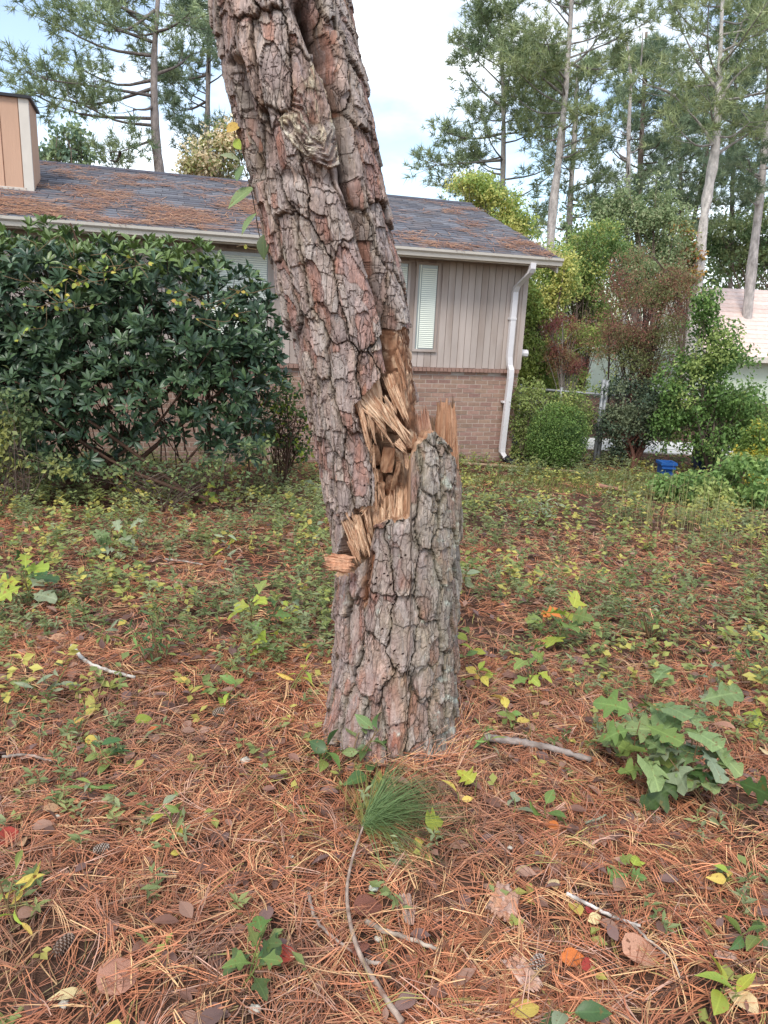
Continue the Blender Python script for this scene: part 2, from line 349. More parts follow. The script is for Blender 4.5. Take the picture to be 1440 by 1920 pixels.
# ================================================================== ground
gx = np.concatenate([np.linspace(-400, -30, 14), np.linspace(-26, -8, 14), np.linspace(-7, 7, 141), np.linspace(8, 26, 14), np.linspace(30, 400, 14)])
gy = np.concatenate([np.linspace(-300, -20, 8), np.linspace(-15, 0, 8), np.linspace(.2, 14, 140), np.linspace(15, 40, 26), np.linspace(50, 700, 16)])
GX, GY = np.meshgrid(gx, gy); GZ = terr(GX, GY)
nx_, ny_ = len(gx), len(gy); ii = np.arange(ny_ - 1)[:, None] * nx_ + np.arange(nx_ - 1)[None]
gm = M('forest_floor', lin(98, 72, 58), .95, .1, .35, 16, bump=1.0, bscale=45, var2=lin(78, 60, 50), dist=.03)
ob('ground', mesh('ground', np.stack([GX, GY, GZ], -1).reshape(-1, 3), np.stack([ii, ii + 1, ii + nx_ + 1, ii + nx_], -1).reshape(-1, 4), gm, None, True), kind='structure')

# ================================================================== house
HA = math.radians(72); HD = np.array([math.sin(HA), math.cos(HA), 0]); HN = np.array([-HD[1], HD[0], 0]); HP = np.array([1.98, 11.69, 0.0])
def H(s, b, z): return HP + s * HD + b * HN + np.array([0, 0, z])
HAX = np.array([HD, HN, [0, 0, 1.0]])
def hbox(mb, s0, s1, b0, b1, z0, z1, col=(1, 1, 1)): mb.box((s0, b0, z0), (s1, b1, z1), col, HAX, HP)
def hsolo(name, s0, s1, b0, b1, z0, z1, mat, parent, **k):
    mb = MB(); hbox(mb, s0, s1, b0, b1, z0, z1); return ob(name, mb.mesh(name, mat), parent, **k)
m_siding = M('weathered_siding', lin(182, 169, 160), .9, .15, .10, 6, (1, 1, .25), .12, 60, (1, 1, .1), orand=.08, var2=lin(162, 147, 137), dist=.004)
m_brick = M('brown_brick', lin(154, 125, 111), .95, .1, .2, 25, (1, 1, 1), .5, 60, orand=.16, ohue=.012, dist=.004)
m_mortar = M('mortar', lin(182, 166, 152), .95, .1, .12, 20, bump=.4, bscale=90)
m_trim = M('cream_trim', lin(206, 198, 186), .6, .3, .06, 6)
m_white = M('white_metal', lin(216, 212, 212), .45, .4, .05, 5)
m_dark = M('dark_soffit', lin(150, 138, 130), .9, .1, .1, 6)
m_tan = M('tan_siding', lin(196, 160, 136), .85, .15, .08, 7, (1, 1, .2), .3, 50, orand=.06)
m_shingle = M('asphalt_shingle', attr=True, rough=.95, spec=.1, var=.18, scale=30, bump=.5, bscale=120)
m_glass = M('window_glass', lin(150, 158, 158), .08, .6, .03, 2)
m_blind = M('white_blind', lin(226, 230, 216), .6, .3, .04, 4)
m_black = M('black_plastic', lin(38, 38, 42), .5, .4, .1, 10)
m_gray = M('grey_meter', lin(120, 124, 130), .5, .5, .12, 14)
house = thing('house', 'single storey house with brown siding over brick and a needle strewn shingle roof', 'house', loc=H(-5, 0, -.6))
house.location = (0, 0, 0)
ZB, ZL, ZE = -0.62, 0.85, 2.47
hsolo('wall', -13, .0, -.004, 6.4, ZL - .1, 2.42, m_siding, house)
hsolo('foundation_wall', -13, .0, -.001, 6.4, ZB - .9, ZL - .06, m_mortar, house)
# siding boards
_bm = {}
def board_me(h_):
    k_ = round(h_, 3)
    if k_ not in _bm: q_ = MB(); q_.box((.003, -.018, 0), (.0995, .028, k_)); _bm[k_] = q_.mesh('siding_board', m_siding)
    return _bm[k_]
WIN = [(-1.745, -1.445), (-2.20, -1.90), (-4.75, -3.90)]
for i in range(60):
    s0 = -.105 - i * .1055
    segs = [(ZL + .012, 2.40)]
    for k, (a, b) in enumerate(WIN):
        if s0 + .105 > a - .03 and s0 < b + .03: segs = [(ZL + .012, 1.083), (2.336, 2.40)]
    for z0, z1 in segs:
        mw = Matrix.Identity(4); ax = [HD, HN, np.array([0, 0, 1.0])]
        o_ = H(s0, 0, z0 + rng.uniform(-.004, .004))
        for r_ in range(3):
            for c_ in range(3): mw[r_][c_] = ax[c_][r_]
            mw[r_][3] = o_[r_]
        ob('siding_board', board_me(z1 - z0), house, mw=mw)
hsolo('corner_trim', -.06, .02, -.03, .03, ZL + .012, 2.40, m_siding, house)
# bricks
me_k = MB(); me_k.box((0, -.006, 0), (.189, .05, .054)); me_k = me_k.mesh('brick', m_brick)
rest = MB(); nb = 0
for c in range(22):
    z = ZB - .02 + c * .0665
    for k in range(60):
        s = -.197 - k * .203 + (.1 if c % 2 else 0)
        if s > -.15: 
            if s + .193 > .0: s = -.197
        near = s > -2.1 or (-4.5 < s < -3.2 and c > 15)
        if near and nb < 300:
            mw = Matrix.Identity(4); o_ = H(s, rng.uniform(-.003, .003), z)
            for r_ in range(3):
                mw[r_][0], mw[r_][1], mw[r_][2], mw[r_][3] = HD[r_], HN[r_], (0, 0, 1)[r_], o_[r_]
            ob('brick', me_k, house, mw=mw); nb += 1
        elif s > -9: hbox(rest, s, s + .189, -.005, .045, z, z + .054)
ob('brickwork', rest.mesh('brickwork', m_brick), house, kind='stuff')
led = MB()
for k in range(140): 
    s = -.012 - (k + 1) * .0665; hbox(led, s, s + .058, -.065, .04, ZL - .045 - .001 * (k % 3), ZL + .008 - .002 * (k % 2))
ob('brick_ledge', led.mesh('brick_ledge', m_brick), house, kind='stuff')
# windows
for a, b in WIN:
    z0, z1 = 1.12, 2.30
    mb = MB(); t = .035
    for s0, s1, q0, q1 in ((a - t, a, z0 - t, z1 + t), (b, b + t, z0 - t, z1 + t), (a, b, z1, z1 + t), (a - .04, b + .04, z0 - t, z0)):
        hbox(mb, s0, s1, -.04 - (.012 if q1 == z0 else 0), .03, q0, q1)
    wnd = ob('window', mb.mesh('window', m_siding), house)
    mb = MB(); hbox(mb, a, b, -.020, -.0165, z0, z1); ob('pane', mb.mesh('pane', m_glass), wnd)
    mb = MB(); hbox(mb, a + .03, a + .045, -.028, -.0205, z0, z1)
    nsl = int((z1 - z0) / .028)
    for q in range(nsl - 2):
        zz = z0 + .02 + q * .028; V = np.array([H(a + .06, -.028, zz), H(b - .012, -.028, zz), H(b - .012, -.022, zz + .022), H(a + .06, -.022, zz + .022)])
        mb.add(V, None, [[0, 1, 2, 3]])
    ob('blind', mb.mesh('blind', m_blind), wnd)
# roof: deck, courses of tabs, needles
SL = (3.60 - 2.49) / 3.4; RT = math.hypot(1, SL); RB, RE = 3.0, -.4; SR = .29; S0 = -13.
def roofz(b): return 2.49 + SL * (b - RE)
mb = MB()
Vt = [H(S0, RE, roofz(RE)), H(SR, RE, roofz(RE)), H(SR, RB, roofz(RB)), H(S0, RB, roofz(RB)), H(S0, 2 * RB - RE, roofz(RE)), H(SR, 2 * RB - RE, roofz(RE))]
Vb = [v - np.array([0, 0, .09]) for v in Vt]; V = np.array(Vt + Vb)
mb.add(V, None, [[0, 1, 2, 3], [3, 2, 5, 4], [6, 9, 8, 7], [9, 10, 11, 8], [0, 6, 7, 1], [1, 7, 8, 2], [2, 8, 11, 5], [0, 3, 9, 6], [3, 4, 10, 9], [4, 5, 11, 10]], lin(70, 70, 76))
roof = ob('roof', mb.mesh('roof', m_shingle), house)
mb = MB(); sc_ = [lin(110, 111, 117), lin(100, 100, 106), lin(120, 120, 125), lin(110, 106, 108)]
nc = 26; run = (RB - RE) / nc
for c in range(nc):
    b0 = RE + c * run; off = rng.uniform(0, .3)
    for k in range(30):
        s1 = SR - k * .31 - off + .31; s0 = s1 - .302; s1 = min(s1, SR + .012)
        if s0 > SR - .02 or s1 < -8.6: continue
        h0, h1 = .016 + rng.uniform(0, .007), .004
        q = [H(s0, b0 - .03, roofz(b0 - .03) + h0), H(s1, b0 - .03, roofz(b0 - .03) + h0), H(s1, b0 + run, roofz(b0 + run) + h1), H(s0, b0 + run, roofz(b0 + run) + h1),
             H(s0, b0 - .03, roofz(b0 - .03) + .001), H(s1, b0 - .03, roofz(b0 - .03) + .001)]
        mb.add(np.array(q), None, [[0, 1, 2, 3], [4, 5, 1, 0]], np.array(sc_[rng.integers(4)]) * rng.uniform(.88, 1.12))
ob('shingle_tabs', mb.mesh('shingle_tabs', m_shingle), roof, kind='stuff')
mb = MB(); V, Q, T = tube([H(S0, RB, roofz(RB) + .0), H(SR + .01, RB, roofz(RB) + .0)], .045, 8); mb.add(V, T, Q, lin(90, 90, 98)); ob('ridge_cap', mb.mesh('ridge_cap', m_shingle), roof)
# soffit, fascia, gutter, rake board
hsolo('soffit', S0, SR - .02, RE + .03, .06, 2.375, 2.39, m_dark, house)
hsolo('fascia', S0, SR - .01, RE + .002, RE + .03, 2.365, 2.485, m_trim, house)
mb = MB(); pr = np.array([(-.005, .0), (-.005, -.105), (-.075, -.105), (-.085, -.06), (-.115, -.035), (-.12, -.002), (-.108, -.002), (-.104, -.03), (-.075, -.055), (-.066, -.095), (-.012, -.095), (-.012, 0)])
pr[:, 0] += RE; pr[:, 1] += 2.488; V = []
for s in (S0, SR + .01): V += [H(s, b, z) for b, z in pr]
k = len(pr); Q = [[i, (i + 1) % k, k + (i + 1) % k, k + i] for i in range(k)]
for e in (0, k): 
    for i in range(4): Q.append([e + i, e + i + 1, e + k - 2 - i, e + k - 1 - i])
mb.add(np.array(V), None, Q); ob('gutter', mb.mesh('gutter', m_trim), house)
mb = MB(); V = np.array([H(SR - .03, RE, roofz(RE) - .10), H(SR - .03, RB, roofz(RB) - .10), H(SR - .03, RB, roofz(RB) - .24), H(SR - .03, RE, roofz(RE) - .2)]); V = np.concatenate([V, V + .025 * HD])
mb.add(V, None, [[0, 1, 2, 3], [4, 7, 6, 5], [0, 4, 5, 1], [3, 2, 6, 7], [0, 3, 7, 4]]); ob('rake_board', mb.mesh('rake_board', m_trim), house)
mb = MB(); V = np.array([H(.0, .03, 2.40), H(.0, RB, roofz(RB) - .1), H(.0, 2 * RB, 2.40)]); V = np.concatenate([V, V - .05 * HD]); mb.add(V, [[0, 2, 1], [3, 4, 5]], [[0, 1, 4, 3], [1, 2, 5, 4]]); ob('gable_wall', mb.mesh('gable_wall', m_siding), house)
# downspout
dp = [H(-.17, -.46, 2.40), H(-.17, -.46, 2.32), H(-.175, -.42, 2.26), H(-.215, -.13, 2.08), H(-.215, -.075, 2.0), H(-.215, -.07, 1.05), H(-.205, -.085, .93), H(-.195, -.125, .86), H(-.195, -.13, .74), H(-.215, -.105, -.35), H(-.215, -.11, -.42), H(-.16, -.16, -.52)]
mb = MB()
def rect_tube(P, hw, hb):
    P = np.array(P); V = []
    for p in P: V += [p + a * HD + b * HN for a, b in ((-hw, -hb), (hw, -hb), (hw, hb), (-hw, hb))]
    n = len(P); Q = [[4 * i + j, 4 * i + (j + 1) % 4, 4 * i + 4 + (j + 1) % 4, 4 * i + 4 + j] for i in range(n - 1) for j in range(4)] + [[0, 3, 2, 1], [4 * n - 4, 4 * n - 3, 4 * n - 2, 4 * n - 1]]
    return np.array(V), Q
V, Q = rect_tube(dp, .042, .032); mb.add(V, None, Q)
for z in (1.6, .35):
    hbox(mb, -.27, -.165, -.112, -.02, z, z + .03)
dsp = ob('downspout', mb.mesh('downspout', m_white), house)
P = curve([H(-.17, -.15, -.49), H(-.11, -.2, -.555), H(-.03, -.30, -.60), H(.03, -.42, -.66)], 26); R_ = np.where(np.arange(26) % 2, .05, .058)
mb = MB(); mb.tube(P, R_, 10); ob('drain_hose', mb.mesh('drain_hose', m_black), house)
# gas meter and spigot box by the corner
meter = thing('gas_meter', 'small grey gas meter with riser pipe at the house corner', 'gas meter')
mb = MB(); c = H(.16, .25, -.36); V, Q, T = tube([c - .07 * HD, c - .05 * HD, c + .05 * HD, c + .07 * HD], [.07, .1, .1, .07], 12); mb.add(V, T, Q); hb_ = c + np.array([0, 0, .1]); mb.tube([c, hb_ + np.array([0, 0, .03])], .05, 8)
ob('meter_body', mb.mesh('meter_body', m_gray, True), meter)
mb = MB(); mb.tube([c + .06 * HD + np.array([0, 0, .06]), c + .06 * HD + np.array([0, 0, .2]), c + .01 * HD + np.array([0, 0, .24]), c - .02 * HD + np.array([0, 0, .36]), c - .1 * HD + np.array([0, 0, .38])], .017, 7); mb.tube([c - .06 * HD + np.array([0, 0, .06]), c - .06 * HD + np.array([0, 0, -.3])], .017, 7)
ob('riser_pipe', mb.mesh('riser_pipe', m_gray, True), meter)
lampb = MB(); hbox(lampb, .0, .05, .1, .2, 1.0, 1.14); p = H(.06, .12, 1.1); lampb.tube([p, p + .12 * HD], [.045, .06], 8); p = H(.06, .22, 1.1); lampb.tube([p, p + .12 * HD], [.045, .06], 8)
ob('flood_light', lampb.mesh('flood_light', m_white), house)
# chimney, clad in boards
ch = ob('chimney', None, roof)
cs1, cb0, cb1 = -6.86, 1.0, 1.75; cz1 = 4.05
mb = MB(); hbox(mb, -9.5, cs1, cb0, cb1, 2.6, cz1); ob('chimney_core', mb.mesh('chimney_core', m_tan), ch)
ch.parent = house
for i in range(8):
    s1 = cs1 - .112 - i * .222; mb = MB(); hbox(mb, s1 - .208, s1, cb0 - .02, cb0, 2.98, cz1); ob('chimney_board', mb.mesh('chimney_board', m_tan), ch)
mb = MB(); hbox(mb, cs1 - .10, cs1 + .018, cb0 - .03, cb0 + .03, 2.85, cz1); ob('corner_trim', mb.mesh('corner_trim', m_trim), ch)
mb = MB(); hbox(mb, -9.5, cs1 - .10, cb0 - .026, cb0, 2.80, 2.98); ob('base_trim', mb.mesh('base_trim', m_trim), ch)
mb = MB(); hbox(mb, cs1 + .001, cs1 + .02, cb0 + .03, cb1, 2.85, cz1); ob('side_panel', mb.mesh('side_panel', m_tan), ch)
mb = MB(); hbox(mb, -9.6, cs1 + .06, cb0 - .07, cb1 + .06, cz1 + .001, cz1 + .035, lin(50, 50, 52)); ob('chimney_cap', mb.mesh('chimney_cap', m_black), ch)
# pine needles on the roof
n = 26000; S = rng.uniform(-8.3, SR, n); B = rng.uniform(RE, RB, n)
keep = fbm(S * 1.1, B * 2.2, 0 * S, 4) + .18 * sst(1.8, .2, B) - .18 + rng.normal(0, .13, n) - .16 * sst(-3.0, -.8, S) > 0; S, B = S[keep], B[keep]; n = len(S)
P = HP + S[:, None] * HD + B[:, None] * HN; P[:, 2] = 2.49 + SL * (B - RE) + .022 + rng.uniform(0, .02, n)
a = rng.normal(0, .7, n); D = np.cos(a)[:, None] * HD + np.sin(a)[:, None] * (HN + np.array([0, 0, SL])) / RT; Nn = np.array([0, 0, 1]) * RT - HN * 0
Sd = unit(np.cross(D, HN * -SL + np.array([0, 0, 1.]))); L_ = rng.uniform(.1, .24, n)[:, None]; W_ = .0045
V = np.stack([P - Sd * W_, P + Sd * W_, P + D * L_ + Sd * W_, P + D * L_ - Sd * W_], 1).reshape(-1, 3)
cc = np.array([lin(166, 118, 90), lin(150, 108, 86), lin(180, 138, 106), lin(130, 96, 80)])[rng.integers(0, 4, n)]
ob('roof_needles', mesh('roof_needles', V, np.arange(4 * n).reshape(-1, 4), MT['needle'], np.repeat(cc, 4, 0)), label='orange fallen pine needles drifted across the shingle roof', cat='needles', kind='stuff')
# ================================================================== the broken pine
YA = 2.63                                             # the trunk's axis stands this far in front of the camera
def rows(tab):
    z, c, r = [], [], []
    for y, l, rr in tab:
        p = at((l + rr) / 2, y, YA); dep = (p - EYE) @ fw
        z.append(p[2]); c.append(p[0]); r.append((rr - l) / 2 * dep / F)
    o = np.argsort(z); z, c, r = np.array(z)[o], np.array(c)[o], np.array(r)[o]
    k = np.polyfit
    def smooth(v):
        zz = np.linspace(z[0] - .4, z[-1] + .4, 500); vv = np.interp(zz, z, v)
        ker = np.hanning(41); ker /= ker.sum(); vv = np.convolve(np.pad(vv, 20, mode='edge'), ker, 'valid')
        return lambda q: np.interp(q, zz, vv)
    return smooth(c), smooth(r)
cB, rB = rows([(-260, 366, 610), (-120, 384, 634), (0, 402, 655), (100, 418, 672), (200, 437, 688), (300, 462, 702), (400, 490, 718), (500, 515, 737), (600, 543, 757), (700, 566, 770), (800, 590, 780), (900, 608, 786), (1000, 624, 790), (1060, 640, 792), (1150, 662, 782)])
cA, rA = rows([(1470, 606, 856), (1430, 612, 851), (1390, 620, 847), (1300, 628, 845), (1200, 634, 850), (1100, 636, 856), (1000, 634, 858), (900, 632, 860), (800, 642, 856), (740, 650, 850)])
NU = 330
sg = np.linspace(-1, 1, NU + 1); TH = -math.pi / 2 + math.pi * (.72 * sg + .28 * sg ** 3)
R0 = .2; PER = 2 * math.pi * R0
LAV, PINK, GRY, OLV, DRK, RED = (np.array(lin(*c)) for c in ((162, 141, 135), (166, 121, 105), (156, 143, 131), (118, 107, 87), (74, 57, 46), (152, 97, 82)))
TAN, PALE, ORG, ROT = (np.array(lin(*c)) for c in ((202, 164, 132), (228, 198, 166), (156, 110, 82), (138, 99, 74)))

def seeds(z0, z1, sd, ncol=17, dz=.155):
    r = np.random.default_rng(sd); sa, sz, cl = [], [], []; wd = r.uniform(.7, 1.35, ncol); xs = np.cumsum(wd) - wd / 2; xs = xs / wd.sum()
    for c in range(ncol):
        z = z0 - r.uniform(0, dz); x = xs[c] * PER - 1.5 * math.pi * R0
        while z < z1:
            h = dz * r.choice([.6, .8, 1.0, 1.4, 1.9, 2.4])
            sa.append(x + r.normal(0, .013)); sz.append(z + h / 2); cl.append(c); z += h
    return np.array(sa), np.array(sz), np.array(cl)
def cells(A, Z, nA, sz_, seed, p=4.):
    """staggered jittered cells round the trunk: nearest id, gap to the next, offset from its middle"""
    w_ = PER / nA; gi = np.floor(A / w_).astype(int); F1 = np.full(A.shape, 9.); F2 = F1.copy(); ID = np.zeros(A.shape, int); DZ = np.zeros(A.shape)
    hs = lambda i, j, k: np.modf(np.abs(np.sin(i * 127.1 + j * 311.7 + k * 74.7 + seed) * 43758.5453))[0]
    for di in (-1, 0, 1):
        ci = gi + di; cm = np.mod(ci, nA); off = hs(cm, 0, 9)
        for dj in (-1, 0, 1):
            cj = np.floor(Z / sz_ - off).astype(int) + dj
            dx = A / w_ - (ci + .5 + .5 * (hs(cm, cj, 1) - .5)); dz = Z / sz_ - off - (cj + .5 + .75 * (hs(cm, cj, 2) - .5)); d = (np.abs(dx) ** p + np.abs(dz) ** p) ** (1 / p)
            n1 = d < F1; n2 = ~n1 & (d < F2); F2 = np.where(n1, F1, np.where(n2, d, F2)); F1 = np.where(n1, d, F1); ID = np.where(n1, cm + 1000 * (cj + 50), ID); DZ = np.where(n1, dz, DZ)
    return ID, F2 - F1, DZ
def barkfield(th, Z, px, py, facing, sa, sz, cl, sd, thick=.021, cliff=.8, nA1=26, sA1=.10, few=.55):
    """height of the bark above its inner face, colours, plate ids on a grid"""
    shp = Z.shape; r = np.random.default_rng(sd)
    X, Y = np.cos(th) * R0, np.sin(th) * R0; A = th * R0
    wa = .026 * fbm(X * 7, Y * 7, Z * 4 + sd, 3) + .011 * fbm(X * 26, Y * 26, Z * 12, 3) + .004 * pn(X * 120, Y * 120, Z * 70)
    wz = .080 * fbm(X * 9, Y * 9, Z * 5 + 40 + sd, 3) + .034 * fbm(X * 45, Y * 45, Z * 18, 2)
    a2, z2 = (A + wa).ravel(), (Z + wz).ravel(); N = a2.size
    F1 = np.full(N, 9.); F2 = np.full(N, 9.); I1 = np.zeros(N, int); I2 = np.zeros(N, int)
    for j in range(len(sa)):
        da = a2 - sa[j]; da -= PER * np.round(da / PER); dz = z2 - sz[j]
        d = (np.abs(da / .074) ** 4 + np.abs(dz / .19) ** 4) ** .25
        n1 = d < F1; n2 = (~n1) & (d < F2)
        F2 = np.where(n1, F1, np.where(n2, d, F2)); I2 = np.where(n1, I1, np.where(n2, j, I2))
        F1 = np.where(n1, d, F1); I1 = np.where(n1, j, I1)
    e = (F2 - F1).reshape(shp); I1 = I1.reshape(shp); I2 = I2.reshape(shp)
    same = cl[I1] == cl[I2]; ns_ = len(sa)
    tk = thick * r.uniform(.7, 1.35, ns_); lift = r.uniform(.0, .014, ns_); tint = r.uniform(0, 1, ns_); tilt = r.normal(0, .05, ns_); spread = r.uniform(.55, 1.5, ns_)
    mid = fbm(X * 30 + 9, Y * 30, Z * 13, 3); fine = fbm(X * 110, Y * 110, Z * 50, 3)
    ee = e / spread[I1] * np.where(same, 1.9, 1.0) + .16 * mid * sst(.02, .2, e) + .03 * fine
    # the rim of a plate steps up in torn layers
    sm = cliff * sst(.018, .05, e) + (1 - cliff) * (.6 * sst(.17, .19, ee) + .4 * sst(.34, .36, ee))
    lay = (ee > .11).astype(int) + (ee > .21) + (ee > .355)
    depth = np.where(same, .35, 1.0); wall = 1 - depth * (1 - sm)
    dzz = np.clip((sz[I1] - Z) / .12, -1, 1.2); daa = A - sa[I1]; daa -= PER * np.round(daa / PER)
    q = fbm(X * 11 + I1 * 3.7, Y * 11, Z * 5.5 + I1 * 7.3, 5) * 1.3 + .5
    lv = np.floor(q * 8); fr = np.clip((q * 8 - lv) * 9, 0, 1); ter = (lv + fr) / 8
    q2 = fbm(X * 34 + I1 * 1.7, Y * 34, Z * 13 + I1 * 2.3, 3) + .5; lv2 = np.floor(q2 * 5) / 5
    top_ = sst(.05, .3, ee)
    h = wall * (tk[I1] + lift[I1] * dzz + tilt[I1] * daa) + top_ * (.010 * (ter - .5)) + .0025 * fine + .0012 * mid
    crk = np.abs(pn(X * 36, Y * 36, Z * 8 + 3)); crk2 = np.abs(pn(X * 22 + 5, Y * 22, Z * 26))
    h = h - .007 * sst(.08, .0, crk) * sst(.7, .2, e) - .004 * sst(.03, .0, crk2) * top_
    # flakes lying over each other, lower edge lifted
    A3, Z3 = A + .010 * fbm(X * 40, Y * 40, Z * 18 + 2, 3), Z + .016 * fbm(X * 40 + 7, Y * 40, Z * 20, 3)
    c1, f1, dz1 = cells(A3 + I1 * .013, Z3 + I1 * .03, nA1, sA1, sd); c2, f2, dz2 = cells(A3 * 1.0 + I1 * .007, Z3, nA1 * 2 - 6, sA1 * .5, sd + 5)
    hsh = lambda k: np.modf(np.abs(np.sin(k * 12.9898 + 4.1) * 43758.5453))[0]
    k1, k2 = hsh(c1 * .37 + I1), hsh(c2 * .73 + I1 * 2.1)
    on2 = hsh(c1 * .91 + I1 * .3) > few
    h = h + sst(.02, .1, ee) * (.0075 * (k1 - .5) - .005 * dz1 + on2 * (.0045 * (k2 - .5) - .003 * dz2)) * (1.15 - .3 * (cliff < .7))
    rimc = np.maximum(sst(.06, .0, f1) * .7, on2 * sst(.05, .0, f2) * .45)
    hl2 = k1
    base = mixc(LAV, GRY, np.clip(.15 + .6 * k1 + .7 * mid, 0, 1))
    pk = np.clip((k1 < .22) * .8 + (on2 & (k2 < .16)) * .7 + (tint[I1] > .86) * .35, 0, .9); base = mixc(base, PINK, pk * np.clip(.75 + 1.2 * mid, 0, 1))
    base = mixc(base, OLV, np.where(lay == 0, .8, np.where(lay == 1, .5, np.where(lay == 2, .2, 0.))) * np.where(same, .4, 1) * np.clip(.85 + 1.2 * mid, 0, 1) * (.65 if cliff > .7 else 1))
    base = mixc(base, DRK, np.clip(sst(.07, .012, e) * .85 + .6 * sst(.05, 0, crk) * sst(.6, .2, e) + rimc * top_, 0, .92))  # dark inner bark, with extra shade painted into fissures and flake rims
    base = base * (1 + .40 * fine + .22 * mid + .30 * (k1 - .5) + .22 * on2 * (k2 - .5))[..., None]
    return h, base, I1, e
def woodfield(X, Y, Z, skew=0.):
    """split wood: fibres running up the trunk, stepped where they tore"""
    u, v = X + skew * Z, Y + skew * Z
    f1 = fbm(u * 55, v * 55, Z * 3.2, 3); f2 = fbm(u * 150, v * 150, Z * 5, 2)
    stp = np.floor((fbm(u * 16, v * 16, Z * 2.6, 3) + .5) * 6) / 6
    h = .010 * f1 + .003 * f2 + .028 * (stp - .5)
    c = mixc(TAN, PALE, np.clip(.5 + 1.4 * f1, 0, 1)); c = mixc(c, ORG, np.clip(.35 - 1.6 * f2 - .6 * (stp - .4), 0, .8))
    return h, c
def split_plates(P, cols, cls, nv, nu, parent, prefix, names):
    """one mesh for each class of faces on a grid"""
    ii = np.arange(nv - 1)[:, None] * nu + np.arange(nu - 1)[None]
    Q = np.stack([ii, ii + 1, ii + nu + 1, ii + nu], -1).reshape(-1, 4); fc = cls[:-1, :-1].ravel()
    Pv, Cv = P.reshape(-1, 3), cols.reshape(-1, 3); order = np.argsort(fc, kind='stable'); fs = fc[order]
    cut = np.flatnonzero(np.diff(fs)) + 1
    for g in np.split(order, cut):
        k = fc[g[0]]
        if k < 0 and k not in names: continue
        q = Q[g]; u, inv = np.unique(q, return_inverse=True); yield k, Pv[u], inv.reshape(q.shape), Cv[u]

tree = thing('broken_pine_tree', 'leaning pine trunk snapped above its stump, flaky bark and splintered tan wood', 'tree')
# ---- upper, leaning stem
ZB0, ZB1 = .66, 2.95; NVB = 720
zB = np.linspace(ZB0, ZB1, NVB)
THg, Zg = np.meshgrid(TH, zB)
cx_, rr_ = cB(Zg), rB(Zg)
def base_pt(c, r, th, z): return np.stack([c + r * np.cos(th), YA + r * np.sin(th), z], -1)
P0 = base_pt(cx_, rr_, THg, Zg); px, py, _ = proj(P0); face = -(np.sin(THg))         # 1 towards the camera
front = face > -.12
sa, sz, cl = seeds(ZB0, ZB1, 11)
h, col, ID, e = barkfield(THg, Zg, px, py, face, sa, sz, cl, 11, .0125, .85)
# which plates still hold on: tested at the plate's seed
sp = base_pt(cB(sz), rB(sz), sa / R0, sz); spx, spy, _ = proj(sp); sf = -np.sin(sa / R0) > -.12
barkpoly = [(300, -600), (700, -600), (715, 250), (740, 400), (775, 560), (775, 606), (724, 620), (718, 700), (688, 735), (662, 760), (672, 800), (690, 842), (702, 890), (704, 945), (664, 958), (644, 1010), (640, 1045), (560, 1050), (480, 600)]
okp = np.where(sf, inpoly(spx, spy, barkpoly), sz > 1.35)
isb = np.where(front, inpoly(px + 9 * fbm(px * .06, py * .03, 0 * px, 3), py + 16 * fbm(px * .09, py * .02, 0 * px + 4, 3), barkpoly), okp[ID])
hw, cw = woodfield(P0[..., 0], P0[..., 1], Zg, .25)
strand_path = [(712, 610), (735, 700), (752, 790), (758, 830)]
strand = front & inpoly(px, py, [(722, 604), (790, 604), (800, 700), (800, 860), (764, 838), (742, 740)])
cavity = front & inpoly(px, py, [(701, 828), (716, 819), (738, 822), (757, 846), (772, 880), (790, 1100), (698, 1100), (704, 960), (700, 880)])
slab = front & inpoly(px, py, [(655, 725), (738, 690), (745, 740), (790, 850), (768, 850), (738, 824), (700, 822), (690, 842), (668, 790)])
hw = np.where(strand, hw * .8 - .012 + .012 * sst(40, 0, dpath(px, py, [(745, 610), (768, 740), (775, 830)])[0]), hw - .035)
hw = np.where(slab & ~strand, hw + .008 - .05 * sst(730, 840, py), hw)
hw = np.where(cavity, -.16 + .6 * hw, hw)
_st = fbm(P0[..., 0] * 170, P0[..., 1] * 170, Zg * 7, 3); _bl = fbm(P0[..., 0] * 40, P0[..., 1] * 40, Zg * 22, 3); hw = np.where(strand, hw + .010 * _st + .010 * _bl, hw); cw = np.where(strand[..., None], cw * (1 + 1.1 * _st)[..., None], cw); cw = np.where((strand & (_bl > .16))[..., None], np.array(lin(112, 78, 58)), cw)
cw = np.where(strand[..., None], mixc(cw, ORG * .6, np.clip(.5 + 3.2 * fbm(P0[..., 0] * 60, P0[..., 1] * 60, Zg * 9, 2), 0, .95)), cw)
cw = np.where(cavity[..., None], mixc(cw, ROT, .75), cw)
low = sst(.98, .70, Zg)
hw = hw - .08 * low * ~cavity
hh = np.where(isb, h - .002, hw); cc = np.where(isb[..., None], col, cw)
